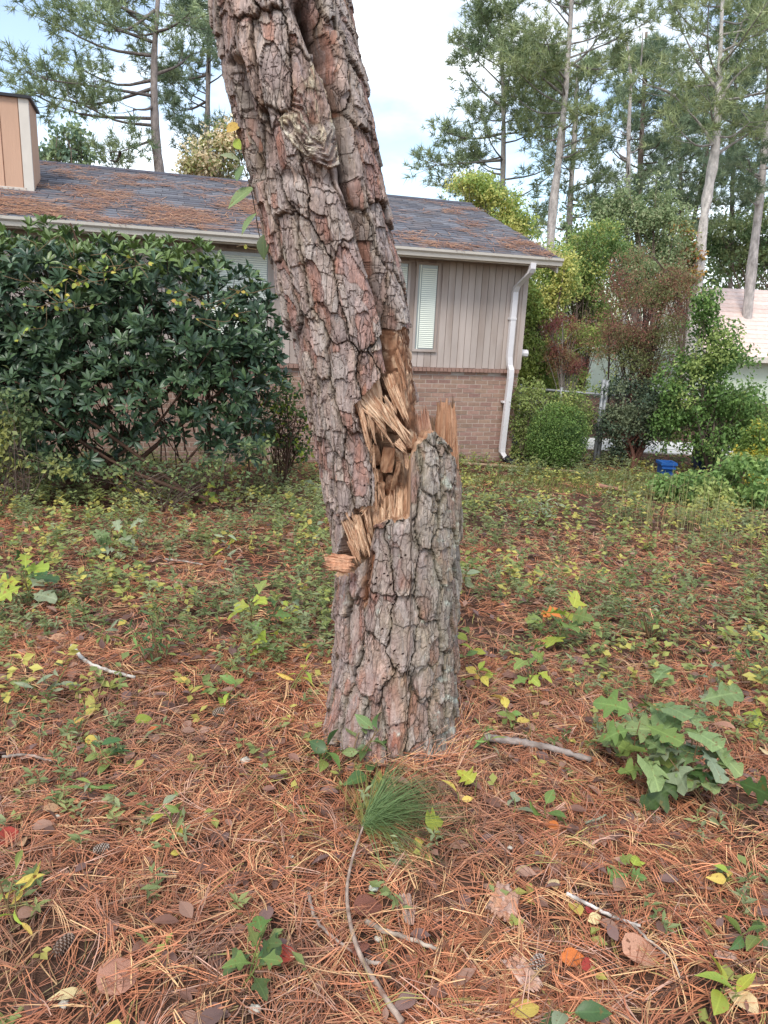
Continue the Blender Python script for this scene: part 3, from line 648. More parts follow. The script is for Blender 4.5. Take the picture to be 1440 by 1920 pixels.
# folds and hollows of the stem
def carve(path, width, depth, p_=2.):
    d, t = dpath(px, py, path); return depth * np.exp(-(d / width) ** p_) * front
g1 = [(578, 40), (592, 90), (612, 150), (628, 215), (640, 300), (655, 370), (685, 460), (708, 540), (722, 610), (742, 740), (760, 830)]
hh = hh - carve(g1, 9, .055) - carve([(566, 10), (590, 75), (605, 118)], 16, .10) - carve([(600, 120), (634, 240), (648, 330)], 9, .05) - carve([(450, 120), (458, 190), (474, 250), (486, 325)], 11, .085) - carve([(500, 215), (514, 300)], 8, .03)
d1, t1 = dpath(px, py, [(x + 34, y) for x, y in g1]); hh = hh + .014 * np.exp(-(d1 / 26) ** 2) * front * (py > 60)
hh = hh + carve([(520, 120), (560, 200), (590, 260)], 60, .022) - carve([(535, 330), (640, 345)], 16, .016)
fold_shade = carve(g1, 9, 1.) + carve([(566, 10), (590, 75), (605, 118)], 14, 1.) + carve([(450, 120), (458, 190), (474, 250), (486, 325)], 9, 1.); cc = mixc(cc, DRK, np.clip(fold_shade * .7, 0, .7))  # shade of the groove and hollows mixed into the stem's colour
# old scar: pale folded wood swirling round a healed branch
scar_poly = [(548, 205), (572, 118), (590, 92), (606, 130), (630, 215), (640, 305), (618, 318), (575, 300), (540, 262), (530, 228)]
scar = front & inpoly(px + 4 * pn(px * .05, py * .05, 0 * px), py, scar_poly)
dd, tt = dpath(px, py, [(580, 95), (606, 180), (624, 250), (612, 296), (574, 280), (540, 232)])
wx = dd + 7 * fbm(px * .03, py * .02, 0 * px, 3)
rg = 1 - np.abs(pn(wx * .105, tt * 5, 0 * px + 1)) * 2.2; rg2 = 1 - np.abs(pn(wx * .22, tt * 11, 0 * px + 6)) * 2
lump = fbm(px * .05, py * .03, 0 * px + 2, 3)
ridge = np.clip(.75 * rg + .3 * rg2 + .5 * lump, 0, 1.2)
hs_ = .010 + .024 * ridge + .014 * lump
cream = mixc(np.array(lin(142, 126, 110)), np.array(lin(206, 194, 168)), np.clip(sst(.4, .95, ridge) * (.9 + 1.2 * lump), 0, 1))
cream = mixc(cream, LAV * .85, np.clip(.15 + 2.6 * fbm(px * .03, py * .018, 0 * px + 7, 2) + .6 * sst(190, 110, py), 0, .85))
hs_ = .45 * h + .55 * hs_ + .004; cream = mixc(col, cream, np.clip(.25 + .85 * sst(.3, .9, ridge) + .8 * lump, 0, .9)); hh = np.where(scar & isb, hs_ + (hh - h) * .5, hh); cc = np.where((scar & isb)[..., None], cream, cc)
# beetle holes
def holes(hh, cc, px, py, spots, rad, front):
    for (x, y) in spots:
        k = ((px - x) ** 2 + (py - y) ** 2 < rad ** 2) & front; hh = np.where(k, hh - .009, hh); cc = np.where(k[..., None], np.array(lin(70, 34, 28)), cc)
    return hh, cc
hr = np.random.default_rng(4)
hh, cc = holes(hh, cc, px, py, [(hr.uniform(600, 720), hr.uniform(560, 930)) for i in range(16)], 1.5, front & isb)
PB = P0 + hh[..., None] * np.stack([np.cos(THg), np.sin(THg), 0 * THg], -1)
cls = np.where(isb, ID, -1); cls = np.where(scar & isb, -2, cls); cls = np.where(~isb & strand, -3, cls)
stem_core = None; pieces = list(split_plates(PB, cc, cls, NVB, NU + 1, tree, '', (-1, -2, -3)))
for k, V, Q, C in pieces:
    if k == -1: stem_core = ob('leaning_stem', mesh('leaning_stem', V, Q, MT['wood'], C, True), tree, label='leaning upper stem of torn tan wood under the bark')
for k, V, Q, C in pieces:
    if k >= 0: ob('bark_plate', mesh('bark_plate', V, Q, MT['bark'], C, False), stem_core)
    elif k == -2: ob('branch_scar', mesh('branch_scar', V, Q, MT['bark'], C, False), stem_core, label='pale folded scar of a healed branch')
    elif k == -3: ob('bare_strand', mesh('bare_strand', V, Q, MT['wood'], C, True), stem_core, label='orange brown strand of bare wood')
# the stem goes on above the picture
zt_ = np.linspace(2.95, 7.5, 50); th2 = np.linspace(0, 2 * math.pi, 49)
TT, ZZ = np.meshgrid(th2, zt_); cxx = cB(2.95) + (ZZ - 2.95) * -.17; rr2 = rB(2.95) - .012 * (ZZ - 2.95) + .012 * fbm(np.cos(TT) * 2.5, np.sin(TT) * 2.5, ZZ * 5, 3)
V = base_pt(cxx, rr2, TT, ZZ); ii = np.arange(49)[:, None] * 49 + np.arange(48)[None]
ob('upper_stem', mesh('upper_stem', V.reshape(-1, 3), np.stack([ii, ii + 1, ii + 50, ii + 49], -1).reshape(-1, 4), MT['bark'], np.broadcast_to(LAV, (V.size // 3, 3)), True), tree)

# ---- stump: rows stretch up to a torn rim, then turn inside
rim_pts = [(600, 1092), (640, 1082), (668, 1072), (690, 1048), (698, 1010), (706, 982), (730, 974), (760, 974), (768, 965), (771, 862), (782, 838), (800, 812), (814, 808), (822, 820), (836, 838), (848, 862), (862, 898), (900, 905)]
rx_, ry_ = np.array(rim_pts).T
rim = np.zeros(NU + 1); zz = np.linspace(.45, 1.35, 400)
for j, th in enumerate(TH):
    pp = base_pt(cA(zz) + 0, rA(zz), th + 0 * zz, zz); x_, y_, _ = proj(pp)
    if -math.sin(th) > -.1:
        f_ = y_ - np.interp(x_, rx_, ry_); k = np.argmax(f_ < 0); rim[j] = zz[k] if f_[k] < 0 else .95
    else: rim[j] = np.nan
bad = np.isnan(rim); rim[bad] = np.interp(TH[bad], TH[~bad], rim[~bad])
bk = sst(.1, -.5, -np.sin(TH)); rim = rim * (1 - bk) + (.96 + .10 * pn(TH * 3, 0, 0)) * bk
rim = rim + .010 * pn(TH * 9, 3, 0) + .007 * pn(TH * 28, 1, 0); rim[-1] = rim[0]
NVA = 400; tA = np.linspace(-.10, 1, NVA)
THa, TA = np.meshgrid(TH, tA); ZA = TA * rim[None, :]
flare = .012 * sst(.28, -.05, ZA) * (1 + 1.3 * pn(np.cos(THa) * 1.8, np.sin(THa) * 1.8, 5 + 0 * THa))
P0 = base_pt(cA(ZA), rA(ZA) + flare, THa, ZA); px, py, _ = proj(P0); face = -np.sin(THa); front = face > -.12
sa, sz, cl = seeds(-.15, 1.3, 23, 17, .17)
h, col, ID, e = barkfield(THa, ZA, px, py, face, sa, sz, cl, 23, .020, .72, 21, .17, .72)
# greyer lichen on the right, reddish fresh bark low in front
lich = np.clip(sst(700, 850, px) * .55 + .6 * fbm(px * .03, py * .02, 0 * px, 3), 0, .7) * front
col = mixc(col, np.array(lin(134, 132, 112)), lich * .75)
pat = np.clip(.25 + fbm(px * .02, py * .008, 0 * px + 3, 3) * 2.6, 0, 1) * sst(1010, 1120, py) * sst(.25, .5, e) * front
col = mixc(col, RED, .65 * pat * sst(830, 700, px))
liw = sst(.35, .6, fbm(px * .05, py * .05, 0 * px + 8, 3) + sst(790, 845, px) * .25 + sst(1250, 1400, py) * .1) * front
col = mixc(col, np.array(lin(186, 192, 176)), .7 * liw)
hr = np.random.default_rng(9); sp_ = [(hr.normal(730, 30), hr.uniform(1010, 1390)) for i in range(34)]
h, col = holes(h, col, px, py, sp_, 1.9, front)
# torn pale wood just under the rim in the middle gap
crack = dpath(px, py, [(698, 1040), (690, 1090), (684, 1130)])[0]; h = h - .03 * np.exp(-(crack / 5.) ** 2) * front; col = mixc(col, ORG, np.exp(-(crack / 7.) ** 2) * .8 * front)
PA = P0 + (h - .006)[..., None] * np.stack([np.cos(THa), np.sin(THa), 0 * THa], -1)
stump = None; PIN = []
# inner wall
tin = [0., .0, -.02, -.10, -.2, -.3]; rin = [-.006, -.030, -.045, -.06, -.07, -.16]
for t_, r_ in zip(tin, rin):
    z_ = np.maximum(rim + t_ * 1.0, .45); hwi, cwi = woodfield(np.cos(TH) * R0, np.sin(TH) * R0, z_)
    rad = rA(z_) + r_ + (hwi if r_ < -.02 else 0); PIN.append((base_pt(cA(z_), rad, TH, z_), mixc(cwi, ROT, .35)))
Pi = np.stack([p for p, c in PIN]); Ci = np.stack([c for p, c in PIN]); ni = len(PIN)
Pi[0] = PA[-1]
ii = np.arange(ni - 1)[:, None] * (NU + 1) + np.arange(NU)[None]
stump = ob('stump', mesh('stump', Pi.reshape(-1, 3), np.stack([ii, ii + 1, ii + NU + 2, ii + NU + 1], -1).reshape(-1, 4), MT['wood'], Ci.reshape(-1, 3), True), tree, label='upright stump with thick plated bark and a torn rim')
for k, V, Q, C in split_plates(PA, col, ID, NVA, NU + 1, tree, '', ()):
    ob('bark_plate', mesh('bark_plate', V, Q, MT['bark'], C, False), stump)

# ---- torn pieces
def splinter(name, p0, p1, w0, w1, thick, nrm, parent, seed, pale=.5, jag0=.08, jag1=.25, mat='wood', tint=None, nl=34, nw=20, **k):
    r = np.random.default_rng(seed); p0, p1 = np.asarray(p0, float), np.asarray(p1, float); D = p1 - p0; Ln = np.linalg.norm(D); D /= Ln
    nrm = np.asarray(nrm, float); nrm = unit(nrm - (nrm @ D) * D); S_ = np.cross(D, nrm)
    t, s = np.meshgrid(np.linspace(0, 1, nl), np.linspace(-1, 1, nw), indexing='ij')
    top = 1 - jag1 * np.abs(np.interp(s, np.linspace(-1, 1, nw), .6 * r.uniform(0, 1, nw) + .6 * np.repeat(r.uniform(0, 1, (nw + 3) // 4), 4)[:nw])) ; bot = jag0 * np.interp(s, np.linspace(-1, 1, nw), r.uniform(0, 1, nw))
    tt_ = bot + (top - bot) * t; wd = w0 + (w1 - w0) * tt_
    base = p0 + (tt_ * Ln)[..., None] * D + (s * wd / 2 * (1 + .12 * pn(tt_ * 4 + seed, 0 * s, 0 * s)))[..., None] * S_
    ff = fbm(s * 4.5 + seed, tt_ * 1.3, 0 * s + seed, 3); gg = np.floor((fbm(s * 1.6 + seed, tt_ * .8, 0 * s + 2 * seed, 2) + .5) * 5) / 5
    prof = (1 - np.abs(s) ** 2.5 * .7) * np.minimum(1, (1 - t) * 7 + .25)
    Fr = base + (thick * (prof * .6 + .5 * ff + .6 * (gg - .5)))[..., None] * nrm; Bk = base - (thick * .6 * prof)[..., None] * nrm
    V = np.concatenate([Fr.reshape(-1, 3), Bk.reshape(-1, 3)]); i = np.arange(nl - 1)[:, None] * nw + np.arange(nw - 1)[None]
    Qf = np.stack([i, i + 1, i + nw + 1, i + nw], -1).reshape(-1, 4); o_ = nl * nw; Qs = [Qf, (Qf + o_)[:, ::-1]]; ed = []
    for a in range(nl - 1): ed += [[a * nw, (a + 1) * nw, o_ + (a + 1) * nw, o_ + a * nw], [a * nw + nw - 1, o_ + a * nw + nw - 1, o_ + (a + 1) * nw + nw - 1, (a + 1) * nw + nw - 1]]
    for b in range(nw - 1): ed += [[b, o_ + b, o_ + b + 1, b + 1], [(nl - 1) * nw + b, (nl - 1) * nw + b + 1, o_ + (nl - 1) * nw + b + 1, o_ + (nl - 1) * nw + b]]
    c = mixc(TAN, PALE, np.clip(pale + .9 * ff, 0, 1)); c = mixc(c, ORG, np.clip(.3 - 2.0 * ff - .6 * (gg - .4), 0, .85)); sk = fbm(s * 7 + seed, tt_ * 9, 0 * s + 3, 2); c = mixc(c, np.array(lin(96, 62, 44)), .75 * sst(.2, .34, sk))
    if tint is not None: c = mixc(c, np.array(tint), .6)
    return ob(name, mesh(name, V, [np.concatenate(Qs), np.array(ed)], MT[mat], np.concatenate([c.reshape(-1, 3)] * 2), False), parent, **k)
CAMD = np.array([0, -1, .05])
def fp(x, y, off): return at(x, y, YA - off)     # a point this far in front of the trunk's axis
for i, (x0, y0, x1, y1, w0, w1, o0, o1, th_, pl) in enumerate([
    (672, 726, 748, 818, .060, .040, .165, .172, .010, .75), (712, 752, 780, 848, .040, .022, .158, .175, .010, .8), (690, 728, 704, 828, .045, .030, .160, .164, .009, .7), (706, 742, 722, 836, .034, .022, .156, .158, .008, .55),
    (664, 738, 690, 812, .024, .014, .176, .180, .007, .2), (678, 780, 702, 884, .018, .010, .180, .176, .007, .15), (696, 846, 706, 948, .016, .012, .168, .160, .007, .2), (735, 722, 770, 806, .034, .016, .146, .160, .009, .3), (726, 700, 752, 780, .040, .022, .140, .150, .008, .15),
    (648, 972, 676, 1050, .038, .034, .158, .160, .011, .7), (666, 962, 692, 1056, .036, .024, .150, .158, .010, .6), (684, 946, 700, 1030, .028, .016, .150, .152, .009, .35), (656, 1010, 680, 1072, .030, .02, .165, .170, .009, .25), (690, 938, 668, 966, .034, .04, .168, .166, .010, .25),
    (748, 985, 750, 904, .040, .018, .172, .150, .010, .95), (734, 988, 738, 918, .038, .022, .166, .142, .009, .8), (720, 988, 714, 932, .036, .024, .150, .128, .009, .45), (760, 985, 764, 890, .024, .012, .160, .150, .009, .5), (706, 990, 702, 940, .024, .016, .146, .132, .008, .3),
    (766, 880, 758, 838, .02, .01, .15, .15, .007, .4), (742, 826, 764, 850, .03, .016, .17, .172, .008, .6)]):
    splinter('splinter', fp(x0, y0, o0), fp(x1, y1, o1), w0, w1, th_, CAMD, stem_core, 30 + i, pl, .10, .38)
splinter('splinter', at(800, 862, YA + .02), at(789, 750, YA + .02), .080, .036, .014, CAMD, stump, 51, .25, 0, .35, tint=PINK)
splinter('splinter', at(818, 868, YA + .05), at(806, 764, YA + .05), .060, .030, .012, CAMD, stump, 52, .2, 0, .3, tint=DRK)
splinter('splinter', at(838, 905, YA + .04), at(836, 742, YA + .04), .095, .066, .016, CAMD, stump, 53, .3, 0, .14, tint=ORG)
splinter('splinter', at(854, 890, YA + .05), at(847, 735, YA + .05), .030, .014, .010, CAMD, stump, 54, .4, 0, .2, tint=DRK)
splinter('splinter', at(783, 870, YA - .13), at(775, 808, YA - .12), .035, .012, .010, CAMD, stump, 55, .3, 0, .3, tint=ORG)
r = np.random.default_rng(5)
def shards(n, xr, yr, dxr, dyr, off, wr, parent, pl, seed0, tint=None):
    for i in range(n):
        x0, y0 = r.uniform(*xr), r.uniform(*yr); x0 += (y0 - yr[0]) * dxr[1] / max(abs(dyr[1]), 1) * .6; o0 = r.uniform(*off)
        splinter('splinter', fp(x0, y0, o0), fp(x0 + r.uniform(*dxr), y0 + r.uniform(*dyr), o0 + r.uniform(-.012, .012)), r.uniform(*wr), r.uniform(.002, .006), r.uniform(.004, .008), CAMD + r.normal(size=3) * .3, parent, seed0 + i, r.uniform(*pl), .15, .3, nl=14, nw=6, tint=tint)
shards(13, (660, 726), (728, 790), (14, 40), (30, 74), (.160, .182), (.006, .014), stem_core, (.2, .9), 200)
shards(12, (646, 690), (956, 1015), (6, 22), (26, 54), (.158, .176), (.006, .014), stem_core, (.2, .8), 240)
shards(16, (704, 768), (976, 988), (-6, 8), (-80, -24), (.130, .178), (.006, .014), stem_core, (.3, 1.), 260)
shards(14, (690, 704), (830, 930), (-2, 10), (24, 60), (.150, .175), (.005, .010), stem_core, (.0, .4), 280)
shards(16, (778, 850), (838, 880), (-6, 6), (-66, -18), (-.05, .06), (.006, .016), stump, (.1, .6), 300, ORG)
shards(16, (728, 742), (618, 740), (8, 22), (40, 110), (.105, .135), (.005, .012), stem_core, (.0, .5), 330, ORG)
# rotted blocks inside the hollow
r = np.random.default_rng(77)
for i, (x, y, wx, hy) in enumerate([(706, 850, 17, 40), (709, 898, 20, 46), (711, 940, 16, 36), (727, 858, 24, 50), (733, 905, 22, 46), (731, 945, 26, 36), (748, 862, 14, 56), (753, 918, 17, 62), (721, 880, 12, 36), (742, 890, 10, 60), (716, 920, 12, 40)]):
    d_ = .03 + r.uniform(-.035, .03); p = fp(x, y, d_); sx, szz = wx * 2.6 / F / 2, hy * 2.6 / F / 2
    g = np.stack(np.meshgrid(*[np.linspace(-1, 1, 5)] * 3, indexing='ij'), -1).reshape(-1, 3)
    surf = np.abs(g).max(1) > .99; idx = -np.ones(125, int); idx[surf] = np.arange(surf.sum()); g5 = np.arange(125).reshape(5, 5, 5); Qb = []
    for ax in range(3):
        for e_, fl in ((0, 1), (4, 0)):
            sl = np.take(g5, e_, ax); q = np.stack([sl[:-1, :-1], sl[1:, :-1], sl[1:, 1:], sl[:-1, 1:]], -1).reshape(-1, 4)
            Qb.append(q if fl else q[:, ::-1])
    V = g[surf] * (1 - .05 * (np.abs(g[surf]) > .9).sum(1, keepdims=True) ** 1.5 / 3); V = V * np.array([sx, .05, szz]); ca, sa_ = math.cos(r.normal() * .12), r.normal() * .12; V = np.stack([V[:, 0] * ca - V[:, 2] * sa_, V[:, 1] + V[:, 2] * r.normal() * .3, V[:, 2] * ca + V[:, 0] * sa_], -1)
    V = V + .004 * np.stack([pn(V[:, 0] * 60 + i, V[:, 1] * 60, V[:, 2] * 40), pn(V[:, 0] * 60, V[:, 1] * 60 + i, V[:, 2] * 40), pn(V[:, 0] * 60, V[:, 1] * 60, V[:, 2] * 40 + i)], -1)
    C = mixc(np.broadcast_to(ROT, V.shape), TAN, np.clip(.5 + r.uniform(-.35, .3) + 1.2 * pn(V[:, 0] * 90 + i, V[:, 1] * 90, V[:, 2] * 30), 0, 1))
    ob('rotted_block', mesh('rotted_block', V + p, idx[np.concatenate(Qb)], MT['wood'], C, False), stem_core)
# loose slab of wood caught on the broken edge
splinter('wood_chunk', fp(606, 1052, .245), fp(667, 1060, .235), .062, .058, .02, np.array([0, -1, .35]), None, 60, .25, .22, .18, tint=lin(178, 122, 92),
         label='short slab of torn wood lodged sideways at the left of the break', cat='wood chunk')
# ================================================================== neighbour's house, fence, bins
def prism_house():
    """pale neighbour house far right: low wall, pinkish shingle roof"""
    t = thing('neighbour_house', 'pale green neighbouring house with a pinkish shingle roof behind the shrubs', 'house')
    Y = 25.0; a = at(1130, 620, Y); zr, ze, zg = at(1370, 541, Y + 3.5)[2], at(1370, 668, Y)[2], -1.4
    x0, x1 = a[0], a[0] + 16.0
    mw_ = M('pale_green_wall', lin(196, 206, 186), .8, .2, .06, 3); mr_ = M('pink_shingle', attr=True, rough=.95, spec=.1, var=.15, scale=8, bump=.4, bscale=30)
    mb = MB(); mb.box((x0, Y + .4, zg), (x1, Y + 8, ze)); ob('wall', mb.mesh('wall', mw_), t)
    mb = MB(); xr0 = at(1286, 538, Y + 3.5)[0]; n = 16
    for i in range(n):
        f0, f1 = i / n, (i + 1) / n; y0, y1 = Y + 3.5 * f0, Y + 3.5 * f1; z0, z1 = ze + (zr - ze) * f0, ze + (zr - ze) * f1
        V = np.array([(xr0 + .1 - .4, y0, z0 + .03), (x1, y0, z0 + .03), (x1, y1, z1), (xr0 - .3, y1, z1), (xr0 - .3, y0, z0), (x1, y0, z0)])
        mb.add(V, None, [[0, 1, 2, 3], [4, 5, 1, 0]], np.array(lin(222, 198, 187)) * rng.uniform(.9, 1.08))
    mb.add(np.array([(xr0 - .3, Y + 3.5, zr), (x1, Y + 3.5, zr), (x1, Y + 7.5, ze), (xr0 - .3, Y + 7.5, ze)]), None, [[0, 1, 2, 3]], lin(210, 188, 178))
    mb.add(np.array([(xr0 - .25, Y, ze), (xr0 - .25, Y + 3.5, zr - .02), (xr0 - .25, Y + 7.5, ze)]), [[0, 1, 2]], None, lin(215, 205, 190))
    ob('roof', mb.mesh('roof', mr_), t)
    mb = MB(); mb.box((xr0 - .3, Y - .1, ze - .16), (x1, Y - .02, ze + .02)); ob('fascia', mb.mesh('fascia', m_trim), t)
    for px_ in (1150, 1260, 1390):
        p = at(px_, 770, Y + .4); mb = MB(); mb.box((p[0] - .45, Y + .36, p[2] - .6), (p[0] + .45, Y + .41, p[2] + .6)); wo = ob('window', mb.mesh('window', m_trim), t)
        mb = MB(); mb.box((p[0] - .38, Y + .345, p[2] - .53), (p[0] + .38, Y + .358, p[2] + .53)); ob('pane', mb.mesh('pane', M('far_glass', lin(70, 80, 84), .1, .5, .05, 2)), wo)
prism_house()
p = gh(1260, 842); mb = MB(); mb.box((p[0] - 2.5, p[1] - .6, terr(p[0], p[1]) - .3), (p[0] + 9, p[1] + .8, float(terr(p[0], p[1])) + .02))
ob('driveway', mb.mesh('driveway', M('concrete', lin(214, 210, 202), .9, .2, .08, 3)), kind='structure')
fe = thing('chain_link_fence', 'grey chain link fence and gate post beyond the round bush', 'fence')
m_galv = M('galvanised_steel', lin(150, 152, 154), .5, .5, .15, 20, metal=.3)
g0, g1_ = gh(962, 852), gh(1120, 872); d_ = unit(g1_ - g0); gl = np.linalg.norm(g1_ - g0)
for f_, r_ in ((0.02, .024), (.5, .024), (.96, .032), (1.0, .032)):
    q = g0 + d_ * gl * f_; mb = MB(); mb.tube([q + np.array([0, 0, -.2]), q + np.array([0, 0, 1.18 if r_ < .03 else 1.35])], r_, 8); ob('post', mb.mesh('post', m_galv, True), fe)
mb = MB(); mb.tube([g0 + np.array([0, 0, 1.12]), g1_ + np.array([0, 0, 1.12])], .02, 8); ob('top_rail', mb.mesh('top_rail', m_galv, True), fe)
mb = MB()
for i in range(int(gl / .06) + 18):
    for s_ in (1, -1):
        a = i * .06 - (1.0 if s_ > 0 else 0); q0, q1 = g0 + d_ * a, g0 + d_ * (a + s_ * 1.05 if s_ > 0 else a - 1.05)
        if a < -.9 or a > gl: continue
        mb.tube([q0 + np.array([0, 0, .03]), q1 + np.array([0, 0, 1.1])], .0022, 3, cap=False)
ob('chain_mesh', mb.mesh('chain_mesh', m_galv), fe, kind='stuff')
m_blue = M('blue_plastic', lin(36, 86, 150), .45, .4, .1, 8); m_navy = M('dark_blue_plastic', lin(34, 50, 84), .45, .4, .1, 8)
def bin_(px_, py_, hgt, wid, mt, label, name):
    b = thing(name, label, 'bin'); p = gh(px_, py_); w0, w1 = wid * .42, wid * .5; mb = MB()
    V = [(x * w0, y * w0, 0) for x, y in ((-1, -1), (1, -1), (1, 1), (-1, 1))] + [(x * w1, y * w1, hgt) for x, y in ((-1, -1), (1, -1), (1, 1), (-1, 1))] + [(x * (w1 + .02), y * (w1 + .02), hgt) for x, y in ((-1, -1), (1, -1), (1, 1), (-1, 1))] + [(x * (w1 + .02), y * (w1 + .02), hgt + .04) for x, y in ((-1, -1), (1, -1), (1, 1), (-1, 1))] + [(x * (w1 - .02), y * (w1 - .02), hgt + .04) for x, y in ((-1, -1), (1, -1), (1, 1), (-1, 1))] + [(x * (w0 - .02), y * (w0 - .02), .05) for x, y in ((-1, -1), (1, -1), (1, 1), (-1, 1))]
    Q = [[3, 2, 1, 0]]
    for l in range(5): Q += [[4 * l + j, 4 * l + (j + 1) % 4, 4 * l + 4 + (j + 1) % 4, 4 * l + 4 + j] for j in range(4)]
    Q.append([20, 21, 22, 23]); mb.add(np.array(V) + p, None, Q); ob('tub', mb.mesh('tub', mt), b)
    mb = MB()
    for s_ in (-1, 1): mb.box(p + np.array([s_ * w1 * .5 - .05, -w1 - .04, hgt * .75]), p + np.array([s_ * w1 * .5 + .05, -w1 * .9, hgt * .82]))
    ob('handle', mb.mesh('handle', mt), b)
bin_(1246, 895, .20, .20, m_blue, 'small bright blue tub on the ground by the red leaved shrub', 'recycling_tub')
bin_(1316, 886, .62, .30, m_navy, 'tall dark blue bin half hidden behind the green shrub', 'wheeled_bin')

# ================================================================== trees
r_t = np.random.default_rng(21)
def tuft_t(k=18, seed=0):
    r = np.random.default_rng(seed); V = []; T = []
    for i in range(k):
        d = r.normal(size=3) + np.array([0, .75, .15]); d /= np.linalg.norm(d); s_ = np.cross(d, r.normal(size=3)); s_ /= np.linalg.norm(s_)
        b = r.normal(size=3) * .06 + np.array([0, r.uniform(0, .45), 0]); w_ = .044
        V += [b - s_ * w_, b + s_ * w_, b + d * r.uniform(.6, 1.0)]; T.append((3 * i, 3 * i + 1, 3 * i + 2))
    return np.array(V), np.array(T)
TUFT = [tuft_t(18, i) for i in range(4)]
def tufts(mb, P, D, size, colA, colB, r):
    n = len(P); c = mixc(np.broadcast_to(np.array(colA), (n, 3)), np.array(colB), r.uniform(0, 1, n)) * r.uniform(.8, 1.2, n)[:, None]
    X, Y, Z = frames(D, rdir(n, r)); g = r.integers(0, 4, n)
    for k in range(4):
        s_ = g == k
        if s_.any():
            tv, tf = TUFT[k]; V, Fc = inst(tv, tf, P[s_], X[s_], Y[s_], Z[s_], size * r.uniform(.75, 1.25, s_.sum())); mb.add(V, Fc, None, np.repeat(c[s_], len(tv), 0))
def limb(mb, fo, p0, p1, r0, r, ntw, twl, col, sag=.1, start=.35):
    """a bough with twigs; appends tuft positions to fo"""
    L = np.linalg.norm(p1 - p0); mid = (p0 + p1) / 2 + np.array([0, 0, -sag * L]) + r.normal(size=3) * .05 * L
    P = curve([p0, mid, p1], 7); mb.tube(P, np.linspace(r0, r0 * .25, 7), 5, col, False)
    for i in range(ntw):
        t = 1.0 if i == 0 else r.uniform(start, 1.02); k = min(int(t * 6), 5); b = P[k] + (P[k + 1] - P[k]) * (t * 6 - k)
        d = unit((p1 - p0) / L * .6 + r.normal(size=3) * np.array([.7, .7, .3]) + np.array([0, 0, .25])); l = twl * r.uniform(.35, 1.0)
        e_ = b + d * l; mb.tube([b, (b + e_) / 2 - np.array([0, 0, .04 * l]), e_], [r0 * .28, r0 * .2, r0 * .12], 3, col, False)
        for q in range(r.integers(7, 12)):
            o_ = r.normal(size=3) * np.array([.21, .21, .11]) * (.6 + .5 * twl); fo.append(np.concatenate([e_ + o_ - d * r.uniform(0, .3) * l, unit(d * .6 + o_ * 2.2 + r.normal(size=3) * .3 + np.array([0, 0, .4]))]))
def pine(label, trunk, Y, spread, ztop, zlow, nl, seed, foliage=((70, 96, 56), (126, 144, 88)), bark=((150, 138, 126)), twl=1.0, tsz=.36, limbs=None, ntw=5, group='tall pines', bare=0, name='pine_tree', sidew=1.0):
    r = np.random.default_rng(seed); t = thing(name, label, 'tree', group)
    P = [at(x, y, Y) for x, y, w_ in trunk]; W = [w_ * .43 * ((p - EYE) @ fw) / F for p, (x, y, w_) in zip(P, trunk)]
    b = P[0] + (P[0] - P[1]) * ((P[0][2] + 1.6) / (P[1][2] - P[0][2])) ; P = [b] + P; W = [W[0] * 1.1] + W
    if P[-1][2] < ztop: P.append(P[-1] + unit(P[-1] - P[-2]) * (ztop - P[-1][2])); W.append(.04)
    n = 26; Pc = curve(P, n); Wc = np.interp(np.linspace(0, 1, n), np.linspace(0, 1, len(W)), W)
    mb = MB(); mb.tube(Pc, Wc * (1 + .1 * r.normal(size=n)), 10, lin(*bark)); ob('trunk', mb.mesh('trunk', MT['farbark'], True), t)
    mb = MB(); fo = []; bc = np.array(lin(*bark)) * .6
    zz = Pc[:, 2]
    def tp(z): return np.array([np.interp(z, zz, Pc[:, k]) for k in range(3)])
    nl = max(6, int(nl * .80))
    for i in range(nl):
        f_ = (i + r.uniform(0, 1)) / nl; z = zlow + (ztop - zlow) * f_ ** .9; p0 = tp(z); az = r.uniform(0, 2 * math.pi)
        L = spread * (math.sin(math.pi * min(1, .18 + .82 * f_)) ** .6) * r.uniform(.55, 1.1) * (1 if f_ > .12 else .8)
        d = np.array([math.cos(az) * sidew, math.sin(az), .22 + .45 * f_]); p1 = p0 + d * L
        if f_ < bare or r.random() < .06: limb(mb, [], p0, p1 * .6 + p0 * .4, .05, r, 2, .5, bc)
        else: limb(mb, fo, p0, p1, .034 * (1 - .5 * f_) + .010, r, ntw, twl * (1 - .25 * f_), bc)
    if limbs:
        for (x0, y0, x1, y1, dy, nt_) in limbs:
          lb = MB(); limb(lb, fo, at(x0, y0, Y), at(x1, y1, Y + dy), .06, r, (nt_ + 1) // 2, twl, bc, .06, .5); ob('limb', lb.mesh('limb', MT['farbark'], True), t)
    ob('limbs', mb.mesh('limbs', MT['farbark'], True), t, kind='stuff')
    if fo:
        fo = np.array(fo); mb = MB(); tufts(mb, fo[:, :3], fo[:, 3:], tsz * .88, lin(*foliage[0]), lin(*foliage[1]), r); ob('crown', mb.mesh('crown', MT['gneedle']), t)
    return t
DK = ((102, 124, 98), (150, 164, 128)); LT_ = ((128, 146, 104), (180, 188, 138)); MD = ((114, 134, 102), (166, 178, 130))
